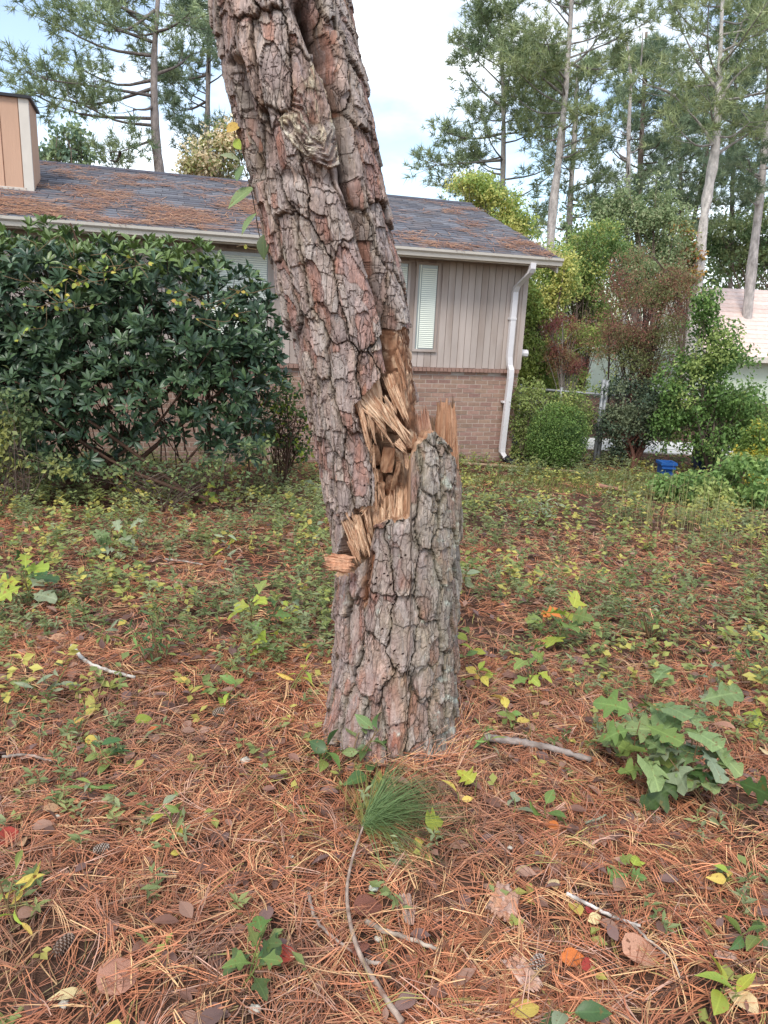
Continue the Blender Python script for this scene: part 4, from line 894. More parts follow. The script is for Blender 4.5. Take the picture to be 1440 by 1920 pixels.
pine('spreading pine rising behind the roof beside the chimney, long boughs to the left', [(302, 345, 21), (293, 270, 20), (289, 180, 17), (290, 90, 13), (296, 0, 10)], 27, 2.4, 13.5, 8.6, 11, 1, MD, (154, 142, 136), 1.15, .38,
     [(290, 235, 128, 180, -1, 12), (289, 222, 30, 160, 1, 18), (289, 180, 90, 150, -2, 16), (288, 150, 140, 125, 1, 14), (289, 105, 70, 25, 0, 18), (290, 80, 130, 15, -1, 18), (291, 60, 180, -20, 1, 14), (289, 262, 225, 285, -1, 12), (225, 285, 205, 300, 1, 8), (290, 140, 360, 100, 1, 9), (291, 60, 350, 30, -1, 9), (289, 200, 250, 205, -1, 6), (290, 40, 100, -30, 2, 16), (290, 20, 200, 60, -2, 12), (289, 165, 60, 172, 0, 16)])
pine('slimmer pine close left of the broken trunk, dark dense needles', [(386, 340, 14), (388, 250, 12), (391, 120, 10), (393, 0, 8)], 33, 2.0, 13.5, 5.4, 32, 2, DK, (140, 130, 124), .9, .38, [(390, 60, 350, 30, 0, 9), (389, 140, 330, 150, 0, 10), (388, 190, 335, 200, 1, 10)])
pine('pine at the far left edge, only its bough tips showing', [(-60, 300, 14), (-58, 100, 12)], 34, 2.3, 9.2, 5.6, 16, 3, DK)
pine('leftmost pine of the right hand stand, crown reaching out over the roof', [(940, 440, 11), (943, 330, 11), (944, 200, 9), (938, 80, 7)], 31, 2.5, 12.2, 4.9, 38, 4, MD, (164, 158, 152), 1.0, .37, [(943, 250, 838, 250, 0, 14), (943, 300, 815, 310, -1, 16), (943, 200, 870, 130, 1, 12), (944, 340, 830, 350, 1, 12)], ntw=6)
pine('tall pine with a pale bent trunk right of the roof corner', [(1028, 540, 19), (1036, 400, 18), (1050, 280, 16), (1062, 150, 13), (1072, 0, 10)], 29, 2.5, 13.5, 7.2, 34, 5, LT_, (184, 176, 170), 1.0, .36, [(1060, 130, 1130, 60, 0, 10), (1058, 180, 985, 120, 0, 10), (1064, 120, 1150, 130, 1, 12)], ntw=6)
pine('straight pine standing just behind the bent pale one', [(1066, 460, 13), (1070, 360, 12), (1077, 260, 11), (1082, 150, 8)], 36, 2.2, 12.0, 5.6, 30, 6, MD, (174, 166, 160), 1.0, .36)
pine('nearly dead pine with bare grey branches in the middle of the stand', [(1176, 400, 10), (1178, 330, 10), (1179, 240, 9), (1183, 150, 7), (1176, 80, 4)], 33, 1.3, 9.4, 6.0, 14, 7, LT_, (186, 178, 172), .8, .34, [(1180, 170, 1205, 60, 0, 0), (1181, 140, 1165, 60, 0, 0), (1178, 300, 1150, 280, 0, 0)], bare=1.0)
pine('dark full pine behind the bare grey one', [(1198, 400, 12), (1201, 300, 11), (1207, 180, 9), (1212, 60, 6)], 38, 2.6, 13.4, 6.6, 42, 8, DK, (136, 120, 110), 1.05, .38, ntw=6)
pine('big pale trunked pine forking high at the right', [(1303, 560, 25), (1312, 480, 24), (1324, 380, 21), (1341, 280, 18), (1347, 180, 13), (1352, 60, 9)], 24, 2.6, 12.0, 6.6, 24, 9, LT_, (206, 198, 190), 1.0, .34, [(1341, 285, 1265, 180, 0, 8), (1342, 290, 1420, 240, 0, 8), (1346, 200, 1405, 120, 0, 10), (1347, 170, 1280, 60, 0, 12), (1348, 150, 1400, 20, 1, 14), (1265, 180, 1215, 160, 0, 8)], ntw=5)
pine('pine with a grey trunk at the right edge of the picture', [(1404, 560, 21), (1412, 480, 20), (1424, 380, 18), (1436, 250, 15), (1446, 80, 10)], 27, 2.5, 12.5, 5.6, 34, 10, DK, (186, 178, 172), 1.0, .36)
pine('thin dark pine left of the big forked one', [(1280, 470, 8), (1278, 400, 9), (1276, 330, 8), (1273, 200, 6)], 42, 2.4, 12.0, 6.2, 30, 11, DK, (120, 106, 98), 1.0, .4)
pine('thin leaning pine seen between the fork and the dark pine', [(1290, 470, 9), (1303, 400, 9), (1322, 310, 8), (1335, 200, 6)], 43, 2.4, 13.0, 6.5, 30, 12, MD, (120, 106, 98), 1.0, .4)
pine('faint pine far behind at the right edge', [(1370, 500, 9), (1372, 400, 9), (1376, 260, 7), (1380, 100, 5)], 44, 2.6, 14.5, 5.0, 36, 15, DK, (130, 118, 110), 1.0, .42)

def leafmass(mb, blobs, Y, n, size, cols, wts, r, kind='quad', gap=.0, depth=1.0, cf=1.0, rough=.75):
    """leaves in clumps through ellipsoids given in photo pixels at distance Y"""
    tot = sum(b[2] * b[3] for b in blobs); allP = []
    for bx, by, rx, ry in blobs:
        k = int(n * rx * ry / tot); c = at(bx, by, Y); s_ = ((c - EYE) @ fw) / F; R = np.array([rx * s_, rx * s_ * depth, ry * s_])
        u = rdir(k * 3, r) * (r.uniform(.05, 1, (k * 3, 1)) ** (1 / 2.4)); edge = 1 + rough * fbm(u[:, 0] * 2.6 + bx, u[:, 1] * 2.6, u[:, 2] * 2.6, 3); P = c + u * edge[:, None] * R
        g = fbm(P[:, 0] * 1.1 * cf, P[:, 1] * 1.1 * cf, P[:, 2] * 1.6 * cf, 3); o_ = g + r.normal(0, .09, len(g)) > gap - .02; P = P[o_][:k]; allP.append(P)
    P = np.concatenate(allP); n = len(P); D = unit(rdir(n, r) + np.array([0, -.25, -.35])); N_ = unit(rdir(n, r) * .8 + np.array([0, -.3, .9]))
    c = np.array([lin(*(min(255, v * 1.16 + 6) for v in q)) for q in cols]); pc = fbm(P[:, 0] * .9 * cf, P[:, 1] * .9 * cf, P[:, 2] * .9 * cf + 9, 2) * 2.2 + .5 + r.normal(0, .22, n)
    cw_ = np.cumsum(wts) / np.sum(wts); ci = np.searchsorted(cw_, np.clip(pc, 0, .999)); C = c[np.clip(ci, 0, len(cols) - 1)] * r.uniform(.78, 1.22, (n, 1))
    X, Y_, Z = frames(D, N_); tv, tf = LT[kind]; V, Fc = inst(tv, tf, P, X, Y_, Z, size * r.uniform(.6, 1.3, n)); mb.add(V, Fc, None, np.repeat(C, len(tv), 0)); return P
def broadleaf(name, label, cat, base, blobs, Y, n, size, cols, wts, seed, kind='quad', gap=0., stems=3, rad=.05, bark=(110, 96, 86), group=None, nbr=60, cf=1.0, depth=1.0, rough=.75):
    r = np.random.default_rng(seed); t = thing(name, label, cat, group); b = at(base[0], base[1], Y); b[2] = float(terr(b[0], b[1])) - .05
    mb = MB(); P = leafmass(mb, blobs, Y, n, size, cols, wts, r, kind, gap, depth, cf, rough); crown = mb.mesh('crown', MT['leafc'])
    mt_ = MB(); tips = []
    for i in range(stems):
        bl = blobs[i % len(blobs)]; e_ = at(bl[0] + r.normal() * bl[2] * .3, bl[1] - bl[3] * .2, Y) + np.array([0, r.normal() * .2, 0]); b0 = b + np.array([r.normal() * rad, r.normal() * rad, 0])
        Pm = curve([b0, (b0 * .6 + e_ * .4) + r.normal(size=3) * .06 * np.linalg.norm(e_ - b0) * np.array([1, 1, .3]), e_], 12); mt_.tube(Pm, np.linspace(rad, rad * .25, 12), 7, lin(*bark)); tips.append(Pm)
    ob('trunk' if stems == 1 else 'stems', mt_.mesh('trunk', MT['twig'], True), t)
    mt_ = MB(); pick = P[r.integers(0, len(P), nbr)]
    for q in pick:
        tp_ = tips[r.integers(len(tips))]; k = r.integers(3, 12); s0 = tp_[k]
        if q[2] < s0[2] - .2: k = max(2, int(k * .4)); s0 = tp_[k]
        mt_.tube(curve([s0, (s0 + q) / 2 + np.array([0, 0, .08 * np.linalg.norm(q - s0)]), q], 5), np.linspace(rad * .3, rad * .07, 5), 4, lin(*bark), False)
    ob('branches', mt_.mesh('branches', MT['twig'], True), t); ob('crown', crown, t)
    return t
YG = [(156, 166, 90), (138, 154, 84), (116, 138, 74), (172, 170, 100)]; GG = [(128, 140, 100), (108, 124, 86), (150, 156, 118), (96, 112, 74)]
broadleaf('small_tree', 'airy small tree top showing over the ridge beside the chimney', 'tree', (120, 420), [(128, 270, 40, 62), (100, 300, 40, 40), (150, 295, 30, 40)], 19, 1500, .13, [(92, 112, 92), (110, 128, 100), (126, 140, 100)], [1, 1, 1], 31, gap=.06, stems=3, rad=.03, nbr=70, cf=1.6)
broadleaf('small_tree', 'cream and olive leaved bush top behind the ridge left of the trunk', 'tree', (400, 420), [(395, 295, 52, 50), (430, 270, 30, 50), (370, 312, 40, 30)], 22, 3600, .13, [(188, 176, 140), (134, 134, 86), (110, 118, 70), (206, 190, 160)], [1, 1.2, 1, .8], 32, stems=3, rad=.04, cf=1.4)
broadleaf('hardwood_tree', 'yellow green tree just above the right end of the roof', 'tree', (900, 500), [(890, 355, 55, 32), (930, 400, 60, 50), (960, 440, 50, 50)], 22, 13000, .085, YG, [1.2, 1, .7, .6], 33, stems=3, rad=.06)
broadleaf('hardwood_tree', 'lime green young tree close to the right corner of the house', 'tree', (1010, 850), [(1000, 560, 46, 70), (1010, 660, 56, 95), (985, 735, 40, 60), (1040, 520, 50, 64), (1030, 740, 50, 50)], 13.0, 27000, .052, YG, [1.1, 1.2, 1, .25], 34, stems=4, rad=.04)
broadleaf('hardwood_tree', 'light green tree between the roof corner and the red leaved shrub', 'tree', (1080, 850), [(1080, 520, 56, 74), (1090, 620, 56, 95), (1060, 700, 50, 66), (1120, 470, 56, 56), (1120, 560, 50, 80), (1110, 690, 50, 50)], 14.5, 29000, .056, [(136, 148, 82), (108, 128, 68), (160, 160, 90), (90, 112, 60)], [1, 1.2, .7, .8], 35, stems=3, rad=.05)
broadleaf('hardwood_tree', 'grey green airy tree standing below the bare pine', 'tree', (1200, 800), [(1190, 410, 58, 75), (1140, 450, 56, 70), (1245, 430, 56, 70), (1200, 510, 80, 60), (1100, 420, 40, 50)], 22, 25000, .085, GG, [1.2, 1, 1, .8], 36, gap=.03, stems=4, rad=.07)
broadleaf('hardwood_tree', 'olive and rust leaved tree left of the big forked pine', 'tree', (1270, 800), [(1275, 460, 32, 50), (1262, 520, 40, 50), (1295, 500, 25, 40)], 24, 3800, .13, [(150, 120, 62), (128, 124, 62), (150, 92, 56), (104, 112, 58)], [1, 1, .7, .8], 37, stems=2, rad=.05)
broadleaf('hardwood_tree', 'dark green low trees under the pines at the right edge', 'tree', (1400, 700), [(1390, 470, 60, 60), (1440, 440, 50, 70), (1350, 440, 40, 40)], 32, 9000, .14, [(84, 104, 66), (104, 120, 80), (120, 128, 84)], [1, 1, .6], 38, stems=3, rad=.06)
broadleaf('red_shrub', 'large shrub with dull red and bronze leaves before the neighbouring house', 'shrub', (1190, 880), [(1205, 520, 66, 60), (1180, 590, 84, 66), (1240, 600, 76, 70), (1150, 640, 56, 50), (1275, 530, 40, 66), (1200, 670, 90, 50), (1250, 680, 60, 40)], 12.0, 27000, .042, [(120, 78, 68), (122, 94, 72), (112, 108, 72), (146, 104, 86), (104, 110, 68)], [.8, 1.1, 1.1, .6, 1.1], 39, 'slim', stems=6, rad=.03, bark=(92, 76, 70), nbr=110, cf=1.5)
broadleaf('red_shrub', 'small red leaved sapling with a thin grey stem by the round bush', 'sapling', (1078, 800), [(1055, 620, 36, 30), (1075, 660, 44, 38), (1040, 660, 26, 26), (1060, 695, 40, 16)], 12.3, 7000, .038, [(118, 72, 66), (132, 94, 74), (110, 98, 66)], [1.2, 1, .7], 40, 'slim', stems=1, rad=.03, bark=(126, 118, 110), cf=1.8)
broadleaf('dark_shrub', 'dark blue green shrub with low drooping branches round reddish stems', 'shrub', (1185, 885), [(1180, 745, 60, 40), (1150, 790, 50, 40), (1210, 790, 55, 50), (1240, 740, 40, 40), (1165, 835, 30, 26)], 11.6, 12000, .045, [(66, 82, 66), (84, 98, 74), (58, 70, 54), (104, 112, 84)], [1, 1, .9, .5], 41, gap=.04, stems=5, rad=.045, bark=(120, 84, 72), cf=1.8)
broadleaf('green_shrub', 'tall green leafy shrub at the right edge before the pink roof', 'shrub', (1330, 900), [(1330, 660, 60, 70), (1290, 720, 60, 70), (1370, 730, 70, 80), (1340, 810, 80, 60), (1415, 800, 50, 70), (1255, 800, 40, 50), (1320, 590, 30, 60)], 11.2, 21000, .056, [(86, 112, 58), (106, 132, 70), (72, 96, 52), (128, 142, 80)], [1.1, 1, .9, .5], 42, gap=-.01, stems=5, rad=.025, nbr=90, cf=1.6)
broadleaf('yellow_green_shrub', 'yellowing vine covered shrub at the right picture edge', 'shrub', (1425, 930), [(1425, 820, 30, 40), (1440, 880, 40, 50), (1405, 860, 30, 36)], 9.9, 4200, .055, [(130, 140, 62), (176, 162, 66), (98, 118, 56)], [1, .7, 1], 43, stems=3, rad=.02, cf=1.8)
broadleaf('round_bush', 'clipped round green bush beside the gas meter', 'bush', (1045, 880), [(1047, 813, 60, 60), (1042, 832, 58, 50)], 11.15, 20000, .032, [(96, 120, 60), (80, 104, 50), (118, 138, 74), (64, 86, 44)], [1.1, 1, .7, .8], 44, gap=-.3, stems=5, rad=.02, cf=2.2, rough=.22)
broadleaf('scraggly_bush', 'green and brown undergrowth behind the round bush against the fence', 'bush', (1000, 860), [(995, 750, 40, 40), (985, 800, 30, 34), (1060, 760, 50, 34), (1090, 790, 30, 30), (975, 840, 22, 26)], 11.6, 6500, .045, [(120, 132, 74), (104, 104, 66), (96, 116, 62), (140, 146, 82)], [1.2, .8, 1, .8], 45, stems=6, rad=.01, nbr=70, cf=2)
broadleaf('leafy_bush', 'low bed of broad bright leaves along the right edge of the clearing', 'bush', (1340, 985), [(1300, 925, 60, 42), (1370, 930, 70, 50), (1430, 940, 50, 50), (1255, 905, 36, 26), (1400, 890, 60, 40)], 8.7, 7000, .065, [(100, 126, 68), (120, 142, 78), (80, 104, 56), (142, 152, 90)], [1.1, 1, .9, .5], 46, 'quad', -.02, 6, .012, nbr=60, cf=2)
r = np.random.default_rng(61); mb = MB()
leafmass(mb, [(x, 520 + 40 * math.sin(x * .05), 80, 110) for x in range(880, 1560, 70)], 48, 16000, .26, [(84, 104, 62), (112, 128, 78), (134, 142, 88), (98, 108, 70)], [1, 1, .7, .7], r)
leafmass(mb, [(x, 610, 80, 80) for x in range(-120, 880, 80)], 52, 6000, .28, [(84, 104, 62), (112, 128, 78), (134, 142, 88)], [1, 1, .7], r)
ob('distant_woods', mb.mesh('distant_woods', MT['leafc']), label='mass of green woodland foliage behind the houses', cat='woods', kind='stuff')
# ================================================================== big glossy shrub in front of the house
r = np.random.default_rng(101)
shr = thing('rhododendron_shrub', 'big dark green glossy leaved shrub standing before the house, left of the trunk', 'shrub')
YS = 7.3
tv8 = LT['rhodo'][0]; tf8 = LT['rhodo'][1]
bl = [(110, 560, 190, 130), (335, 605, 180, 135), (220, 700, 260, 140), (60, 740, 120, 120), (420, 690, 110, 130), (285, 512, 150, 58), (90, 502, 170, 58), (-40, 620, 130, 180), (470, 620, 62, 90), (440, 800, 80, 70), (130, 830, 150, 60), (-120, 700, 160, 200)]
RP, RN = [], []
for bx, by, rx, ry in bl:
    k = int(rx * ry / 66); c = at(bx, by, YS); s_ = ((c - EYE) @ fw) / F; R = np.array([rx * s_, min(rx, 130) * s_, ry * s_])
    u = rdir(k, r); u[:, 1] -= .25; u = unit(u) * r.uniform(.62, 1.06, (k, 1)); RP.append(c + u * R); RN.append(unit(u / R))
RP, RN = np.concatenate(RP), np.concatenate(RN)
ins = np.zeros(len(RP), bool)
for bx, by, rx, ry in bl:
    c = at(bx, by, YS); s_ = ((c - EYE) @ fw) / F; R = np.array([rx * s_, min(rx, 130) * s_, ry * s_]); ins |= (((RP - c) / R) ** 2).sum(1) < .3
IP = []
for bx, by, rx, ry in bl:
    k = int(rx * ry / 190); c = at(bx, by, YS + .1); s_ = ((c - EYE) @ fw) / F; R = np.array([rx * s_, min(rx, 130) * s_, ry * s_]); IP.append(c + rdir(k, r) * r.uniform(.1, .85, (k, 1)) * R)
IP = np.concatenate(IP); RP = np.concatenate([RP, IP]); RN = np.concatenate([RN, unit(rdir(len(IP), r) + np.array([0, -.7, .3]))]); ins = np.concatenate([ins, np.zeros(len(IP), bool)])
sx, sy, _ = proj(RP); gz = terr(RP[:, 0], RP[:, 1])
thin = (inpoly(sx, sy, [(160, 745), (210, 735), (330, 725), (420, 750), (440, 900), (150, 900)]) & (r.random(len(RP)) < .45)) | (RP[:, 2] < gz + .1) | ((sy > 790) & (r.random(len(RP)) < .1))
k = ~ins & ~thin; RP, RN = RP[k], RN[k]
LP, LD, LN, LS, LC = [], [], [], [], []
for p, n_ in zip(RP, RN):
    ax = unit(n_ * .75 + np.array([0, 0, .7]) + r.normal(size=3) * .25); kk = r.integers(6, 11); a0 = r.uniform(0, 6.28); t1 = unit(np.cross(ax, [.3, .2, .9])); t2 = np.cross(ax, t1); op = r.uniform(.5, 1.15)
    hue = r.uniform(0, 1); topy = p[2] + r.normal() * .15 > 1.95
    for j in range(kk):
        a = a0 + j * 2.4; o_ = op * r.uniform(.7, 1.25); d = ax * math.cos(o_) + (math.cos(a) * t1 + math.sin(a) * t2) * math.sin(o_)
        LP.append(p + d * .015); LD.append(d); LN.append(ax + .25 * r.normal(size=3)); LS.append(r.uniform(.07, .12))
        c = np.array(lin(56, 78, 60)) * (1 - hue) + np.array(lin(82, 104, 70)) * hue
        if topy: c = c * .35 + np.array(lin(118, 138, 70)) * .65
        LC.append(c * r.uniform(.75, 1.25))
LP, LD, LN, LS, LC = map(np.array, (LP, LD, LN, LS, LC)); X, Y_, Z = frames(LD, LN)
area = LS ** 2 * np.abs((Z * unit(EYE - LP)).sum(1)); dist = np.linalg.norm(LP - EYE, axis=1)
vx, vy, _ = proj(LP); vis = (vx > 5) & (vx < 1435); sc_ = np.where(vis, area / dist ** 2 * np.exp(-(dist - dist[vis].min()) / .6), 0); top = np.argsort(-sc_)[:300]; pick = np.zeros(len(LP), bool); pick[top] = True
mats = []
me_l = [mesh('leaf', tv8, tf8, MT['rhodo'], np.broadcast_to(np.array(lin(*c)), tv8.shape), True) for c in ((58, 82, 60), (74, 100, 66), (50, 72, 56), (90, 114, 72))]
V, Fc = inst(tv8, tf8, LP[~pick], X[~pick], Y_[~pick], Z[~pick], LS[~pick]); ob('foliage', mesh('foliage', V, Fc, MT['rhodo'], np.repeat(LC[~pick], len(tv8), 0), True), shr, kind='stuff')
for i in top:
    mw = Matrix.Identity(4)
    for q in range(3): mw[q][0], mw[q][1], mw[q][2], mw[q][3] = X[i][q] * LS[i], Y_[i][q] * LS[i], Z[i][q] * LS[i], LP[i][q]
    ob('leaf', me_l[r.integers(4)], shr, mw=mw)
mb = MB()
for sx_ in (150, 165, 182, 250, 300, 308, 330, 395, 420, 60, 90, 380):
    b = at(sx_, 890, YS + r.uniform(-.1, .5)); b[2] = float(terr(b[0], b[1])) - .03; q = RP[r.integers(len(RP))]; P = curve([b, b * .5 + q * .5 + r.normal(size=3) * .12, q], 9); mb.tube(P, np.linspace(.028, .008, 9) * r.uniform(.7, 1.2), 6, lin(96, 74, 62))
for i in range(420):
    q = RP[r.integers(len(RP))] ; c = np.array([q[0] * .9 - .15, YS + r.uniform(-.1, .3), max(q[2] - r.uniform(.2, .9), terr(q[0], q[1]) + .15)]); mb.tube(curve([c, (c + q) / 2 + r.normal(size=3) * .06, q], 5), np.linspace(.009, .003, 5), 3, lin(92, 70, 60), False)
ob('stems', mb.mesh('stems', MT['twig'], True), shr)
# yellow green vine over the shrub's top
vn = thing('climbing_vine', 'yellow green vine trailing over the top of the big glossy shrub', 'vine')
mb = MB(); vl = []
for i in range(16):
    x0, y0 = r.uniform(0, 500), r.uniform(430, 600); pts = [at(x0 + k * r.uniform(12, 34) * (1 if i % 3 else -1), y0 + k * r.uniform(-4, 14), YS - .92 + r.uniform(-.06, .06) + .0006 * abs(x0 - 250)) for k in range(6)]
    P = curve(pts, 18); mb.tube(P, .0025, 4, lin(120, 100, 76), False); vl += [(P[k], k) for k in range(1, 18, 1) if r.random() < .24]
ob('stem', mb.mesh('stem', MT['twig']), vn)
for k_, mt in (('lime', GREENS['lime']), ('yellow', GREENS['yellow'])):
    me_v = mesh('leaf', *LT['round'], mt, None, True)
    for p, _ in vl:
        if (r.random() < .72) != (k_ == 'lime'): continue
        X1, Y1, Z1 = frames(unit(r.normal(size=(1, 3)) + np.array([0, -.3, -.6])), np.array([[0, -.8, .6]]) + .5 * r.normal(size=(1, 3))); s_ = r.uniform(.028, .055); mw = Matrix.Identity(4)
        for q in range(3): mw[q][0], mw[q][1], mw[q][2], mw[q][3] = X1[0][q] * s_, Y1[0][q] * s_, Z1[0][q] * s_, p[q]
        ob('leaf', me_v, vn, mw=mw)
broadleaf('twiggy_bush', 'twiggy bush with lime vine leaves between the glossy shrub and the trunk', 'bush', (530, 870), [(530, 740, 45, 40), (560, 780, 36, 50), (500, 800, 40, 50), (545, 840, 45, 30)], 8.3, 1500, .055, [(70, 88, 54), (90, 108, 58), (150, 160, 60), (60, 74, 48)], [1, 1, .5, .8], 47, gap=.03, stems=7, rad=.012, nbr=150, cf=2.4, bark=(98, 76, 64))
broadleaf('weedy_bush', 'pale leaved weeds at the left picture edge under the glossy shrub', 'bush', (30, 900), [(15, 760, 40, 70), (50, 830, 50, 60), (0, 850, 50, 60), (110, 870, 50, 30)], 6.5, 1300, .055, [(96, 110, 70), (78, 94, 60), (118, 124, 80), (128, 130, 70)], [1, 1, .6, .4], 48, gap=.02, stems=7, rad=.008, nbr=60, cf=2.4)
broadleaf('weedy_bush', 'loose green weeds along the foot of the glossy shrub', 'bush', (300, 905), [(330, 890, 60, 24), (240, 880, 60, 24), (420, 880, 60, 30), (480, 850, 50, 34), (170, 885, 50, 22)], 6.6, 750, .05, [(84, 100, 66), (66, 84, 54), (104, 114, 70)], [1, 1, .6], 49, gap=.02, stems=9, rad=.006, nbr=60, cf=2.4)
# ================================================================== forest floor litter
r = np.random.default_rng(200)
NC = np.array([lin(206, 138, 98), lin(186, 119, 86), lin(164, 102, 74), lin(224, 180, 130), lin(112, 78, 60), lin(196, 154, 132), lin(168, 156, 92)])
NW = np.array([.27, .24, .16, .13, .10, .07, .03])
def scatter(n, y0, y1, margin=1.12):
    y = np.sqrt(r.uniform(y0 ** 2, y1 ** 2, n)); x = r.uniform(-1, 1, n) * (.56 * margin * np.sqrt(y ** 2 + 1.6) + .25 + .75 * sst(4.5, 2.5, y)); return x, y
def needles(n, y0, y1, L0, L1, W, lift, segs, keepf=None):
    x, y = scatter(n, y0, y1)
    if keepf is not None: k = keepf(x, y); x, y = x[k], y[k]; n = len(x)
    inside = np.hypot(x - .085, y - YA) < .23; x, y = x[~inside], y[~inside]; n = len(x)
    nb3 = n // 3; x, y = np.repeat(x[:nb3], 3), np.repeat(y[:nb3], 3); n = len(x); an = np.repeat(r.uniform(0, 2 * math.pi, nb3), 3) + .6 * fbm(x * 2, y * 2, 0 * x, 2) + r.normal(0, .09, n); L = r.uniform(L0, L1, n); bend = np.repeat(r.normal(0, .45, nb3), 3) + r.normal(0, .2, n); pit = np.repeat(r.normal(0, .15, nb3), 3)
    zb = terr(x, y) + lift * np.repeat(r.uniform(.05, 1, nb3), 3) ** 1.4 + .004 + r.uniform(0, .003, n); t = np.linspace(0, 1, segs + 1)
    a = an[:, None] + bend[:, None] * t[None]; dx = np.cumsum(np.cos(a), 1) / (segs + 1) * L[:, None]; dy = np.cumsum(np.sin(a), 1) / (segs + 1) * L[:, None]
    Px = x[:, None] + dx; Py = y[:, None] + dy; Pz = np.maximum(zb[:, None] + (t[None] - .5) * (pit * L)[:, None] - .02 * (2 * t[None] - 1) ** 2 * r.uniform(0, 1, (n, 1)), terr(Px, Py) + .003)
    P = np.stack([Px, Py, Pz], -1); nx, ny = -np.sin(a), np.cos(a); tl = r.uniform(-.7, .7, n)[:, None]
    Sv = np.stack([nx * np.cos(tl), ny * np.cos(tl), np.sin(tl) + 0 * nx], -1) * (W / 2) * (1 - .65 * t[None] ** 3)[..., None]
    V = np.stack([P - Sv, P + Sv], 2); k = 2 * (segs + 1); Fc = []
    for s_ in range(segs): Fc.append([2 * s_, 2 * s_ + 1, 2 * s_ + 3, 2 * s_ + 2])
    Fc = (np.array(Fc)[None] + (np.arange(n) * k)[:, None, None]).reshape(-1, 4)
    c = np.repeat(NC[r.choice(7, nb3, p=NW / NW.sum())] * r.uniform(.6, 1.22, (nb3, 1)), 3, 0) * r.uniform(.85, 1.1, (n, 1)); pt_ = sst(-.05, .3, fbm(x * 1.5 + 8, y * 1.5, 0 * x, 3) + r.normal(0, .1, n)); c = mixc(c, np.array(lin(150, 118, 100)) * r.uniform(.6, 1.2, (n, 1)), .5 * pt_); return V.reshape(-1, 3), Fc, np.repeat(c, k, 0)
def dens(x, y): return r.random(len(x)) < .62 + 1.0 * fbm(x * 1.9, y * 1.9, 0 * x + 4, 3)
mb = MB()
for a in ((48000, .9, 2.1, .12, .24, .0023, .035, 3, dens), (70000, 2.0, 3.4, .11, .23, .0024, .032, 2, dens), (62000, 3.3, 6.5, .11, .22, .0034, .03, 2, dens), (40000, 6.5, 13.5, .13, .26, .007, .03, 1, dens)):
    V, Q, C = needles(*a); mb.add(V, None, Q, C)
ob('pine_straw', mb.mesh('pine_straw', MT['needle']), label='orange brown carpet of fallen pine needles over the ground', cat='pine straw', kind='stuff')
# dull brown leaf litter under the needles
mb = MB()
for n, y0, y1, s0 in ((1700, 1.0, 3.4, .055), (2200, 3.4, 8, .06)):
    x, y = scatter(n, y0, y1); k = np.hypot(x - .085, y - YA) > .24; x, y = x[k], y[k]; n = len(x); P = np.stack([x, y, terr(x, y) + r.uniform(.008, .036, n)], -1)
    D = rdir(n, r) * np.array([1, 1, .2]); N_ = rdir(n, r) * .4 + np.array([0, 0, 1.]); X, Y_, Z = frames(D, N_); tv, tf = LT['ovate' if y1 < 4 else 'quad']; V, Fc = inst(tv, tf, P, X, Y_, Z, s0 * r.uniform(.5, 1.4, n))
    c = np.array([lin(150, 112, 96), lin(124, 94, 82), lin(178, 140, 120), lin(140, 112, 104)])[r.integers(0, 4, n)] * r.uniform(.8, 1.15, (n, 1)); mb.add(V, Fc, None, np.repeat(c, len(tv), 0))
ob('leaf_litter', mb.mesh('leaf_litter', MT['leafc']), label='dull brown rotting leaves lying under the pine needles', cat='leaf litter', kind='stuff')
# low weeds and seedlings too many to count
def weeds(n, y0, y1, thr, ls, kind, cols, hgt, nl, freq=.8, off=0, clump=.07):
    x, y = scatter(n, y0, y1); g = fbm(x * freq + off, y * freq, 0 * x + off, 3) + r.normal(0, clump, n) + .05 * sst(2.5, 4.5, y) - .07 * sst(6.5, 10, y); k = (g > thr) & (np.hypot(x - .085, y - YA) > .3); x, y = x[k], y[k]
    sp_, sy_, _ = proj(np.stack([x, y, terr(x, y)], -1)); n = len(x)
    hh_ = hgt * r.uniform(.35, 1.2, n); N_ = nl; a = r.uniform(0, 6.28, (n, N_)); t = r.uniform(.25, 1, (n, N_)); lean = r.normal(0, .3, (n, 2))
    P = np.stack([x[:, None] + lean[:, :1] * hh_[:, None] * t, y[:, None] + lean[:, 1:] * hh_[:, None] * t, terr(x, y)[:, None] + hh_[:, None] * t], -1).reshape(-1, 3)
    D = np.stack([np.cos(a), np.sin(a), r.uniform(-.2, .7, (n, N_))], -1).reshape(-1, 3); X, Y_, Z = frames(D, np.array([0, -.2, 1.]) + .4 * r.normal(size=D.shape)); tv, tf = LT[kind]
    V, Fc = inst(tv, tf, P, X, Y_, Z, ls * r.uniform(.5, 1.3, len(P))); cc_ = np.array([lin(*c) for c in cols]); ci = cc_[r.integers(0, len(cols), n)]; C = np.repeat(ci, N_, 0) * r.uniform(.78, 1.22, (len(P), 1))
    st = np.stack([x, y, terr(x, y)], -1); e_ = st + np.concatenate([lean * hh_[:, None], hh_[:, None]], 1); sd_ = np.array([.0012, 0, 0]); Vs = np.stack([st - sd_, st + sd_, e_], 1).reshape(-1, 3)
    mb.add(V, Fc, None, np.repeat(C, len(tv), 0)); mb.add(Vs, np.arange(3 * n).reshape(-1, 3), None, lin(120, 116, 70))
mb = MB()
W1 = [(130, 143, 94), (148, 157, 114), (114, 127, 80), (152, 159, 102)]; W2 = [(170, 174, 96), (150, 161, 98), (192, 184, 100), (136, 149, 90)]
weeds(8000, 3.0, 12.5, .08, .045, 'slim', W1, .26, 18, .8, 0)
weeds(6200, 2.6, 12.5, .10, .05, 'quad', W2, .19, 8, 1.0, 9)
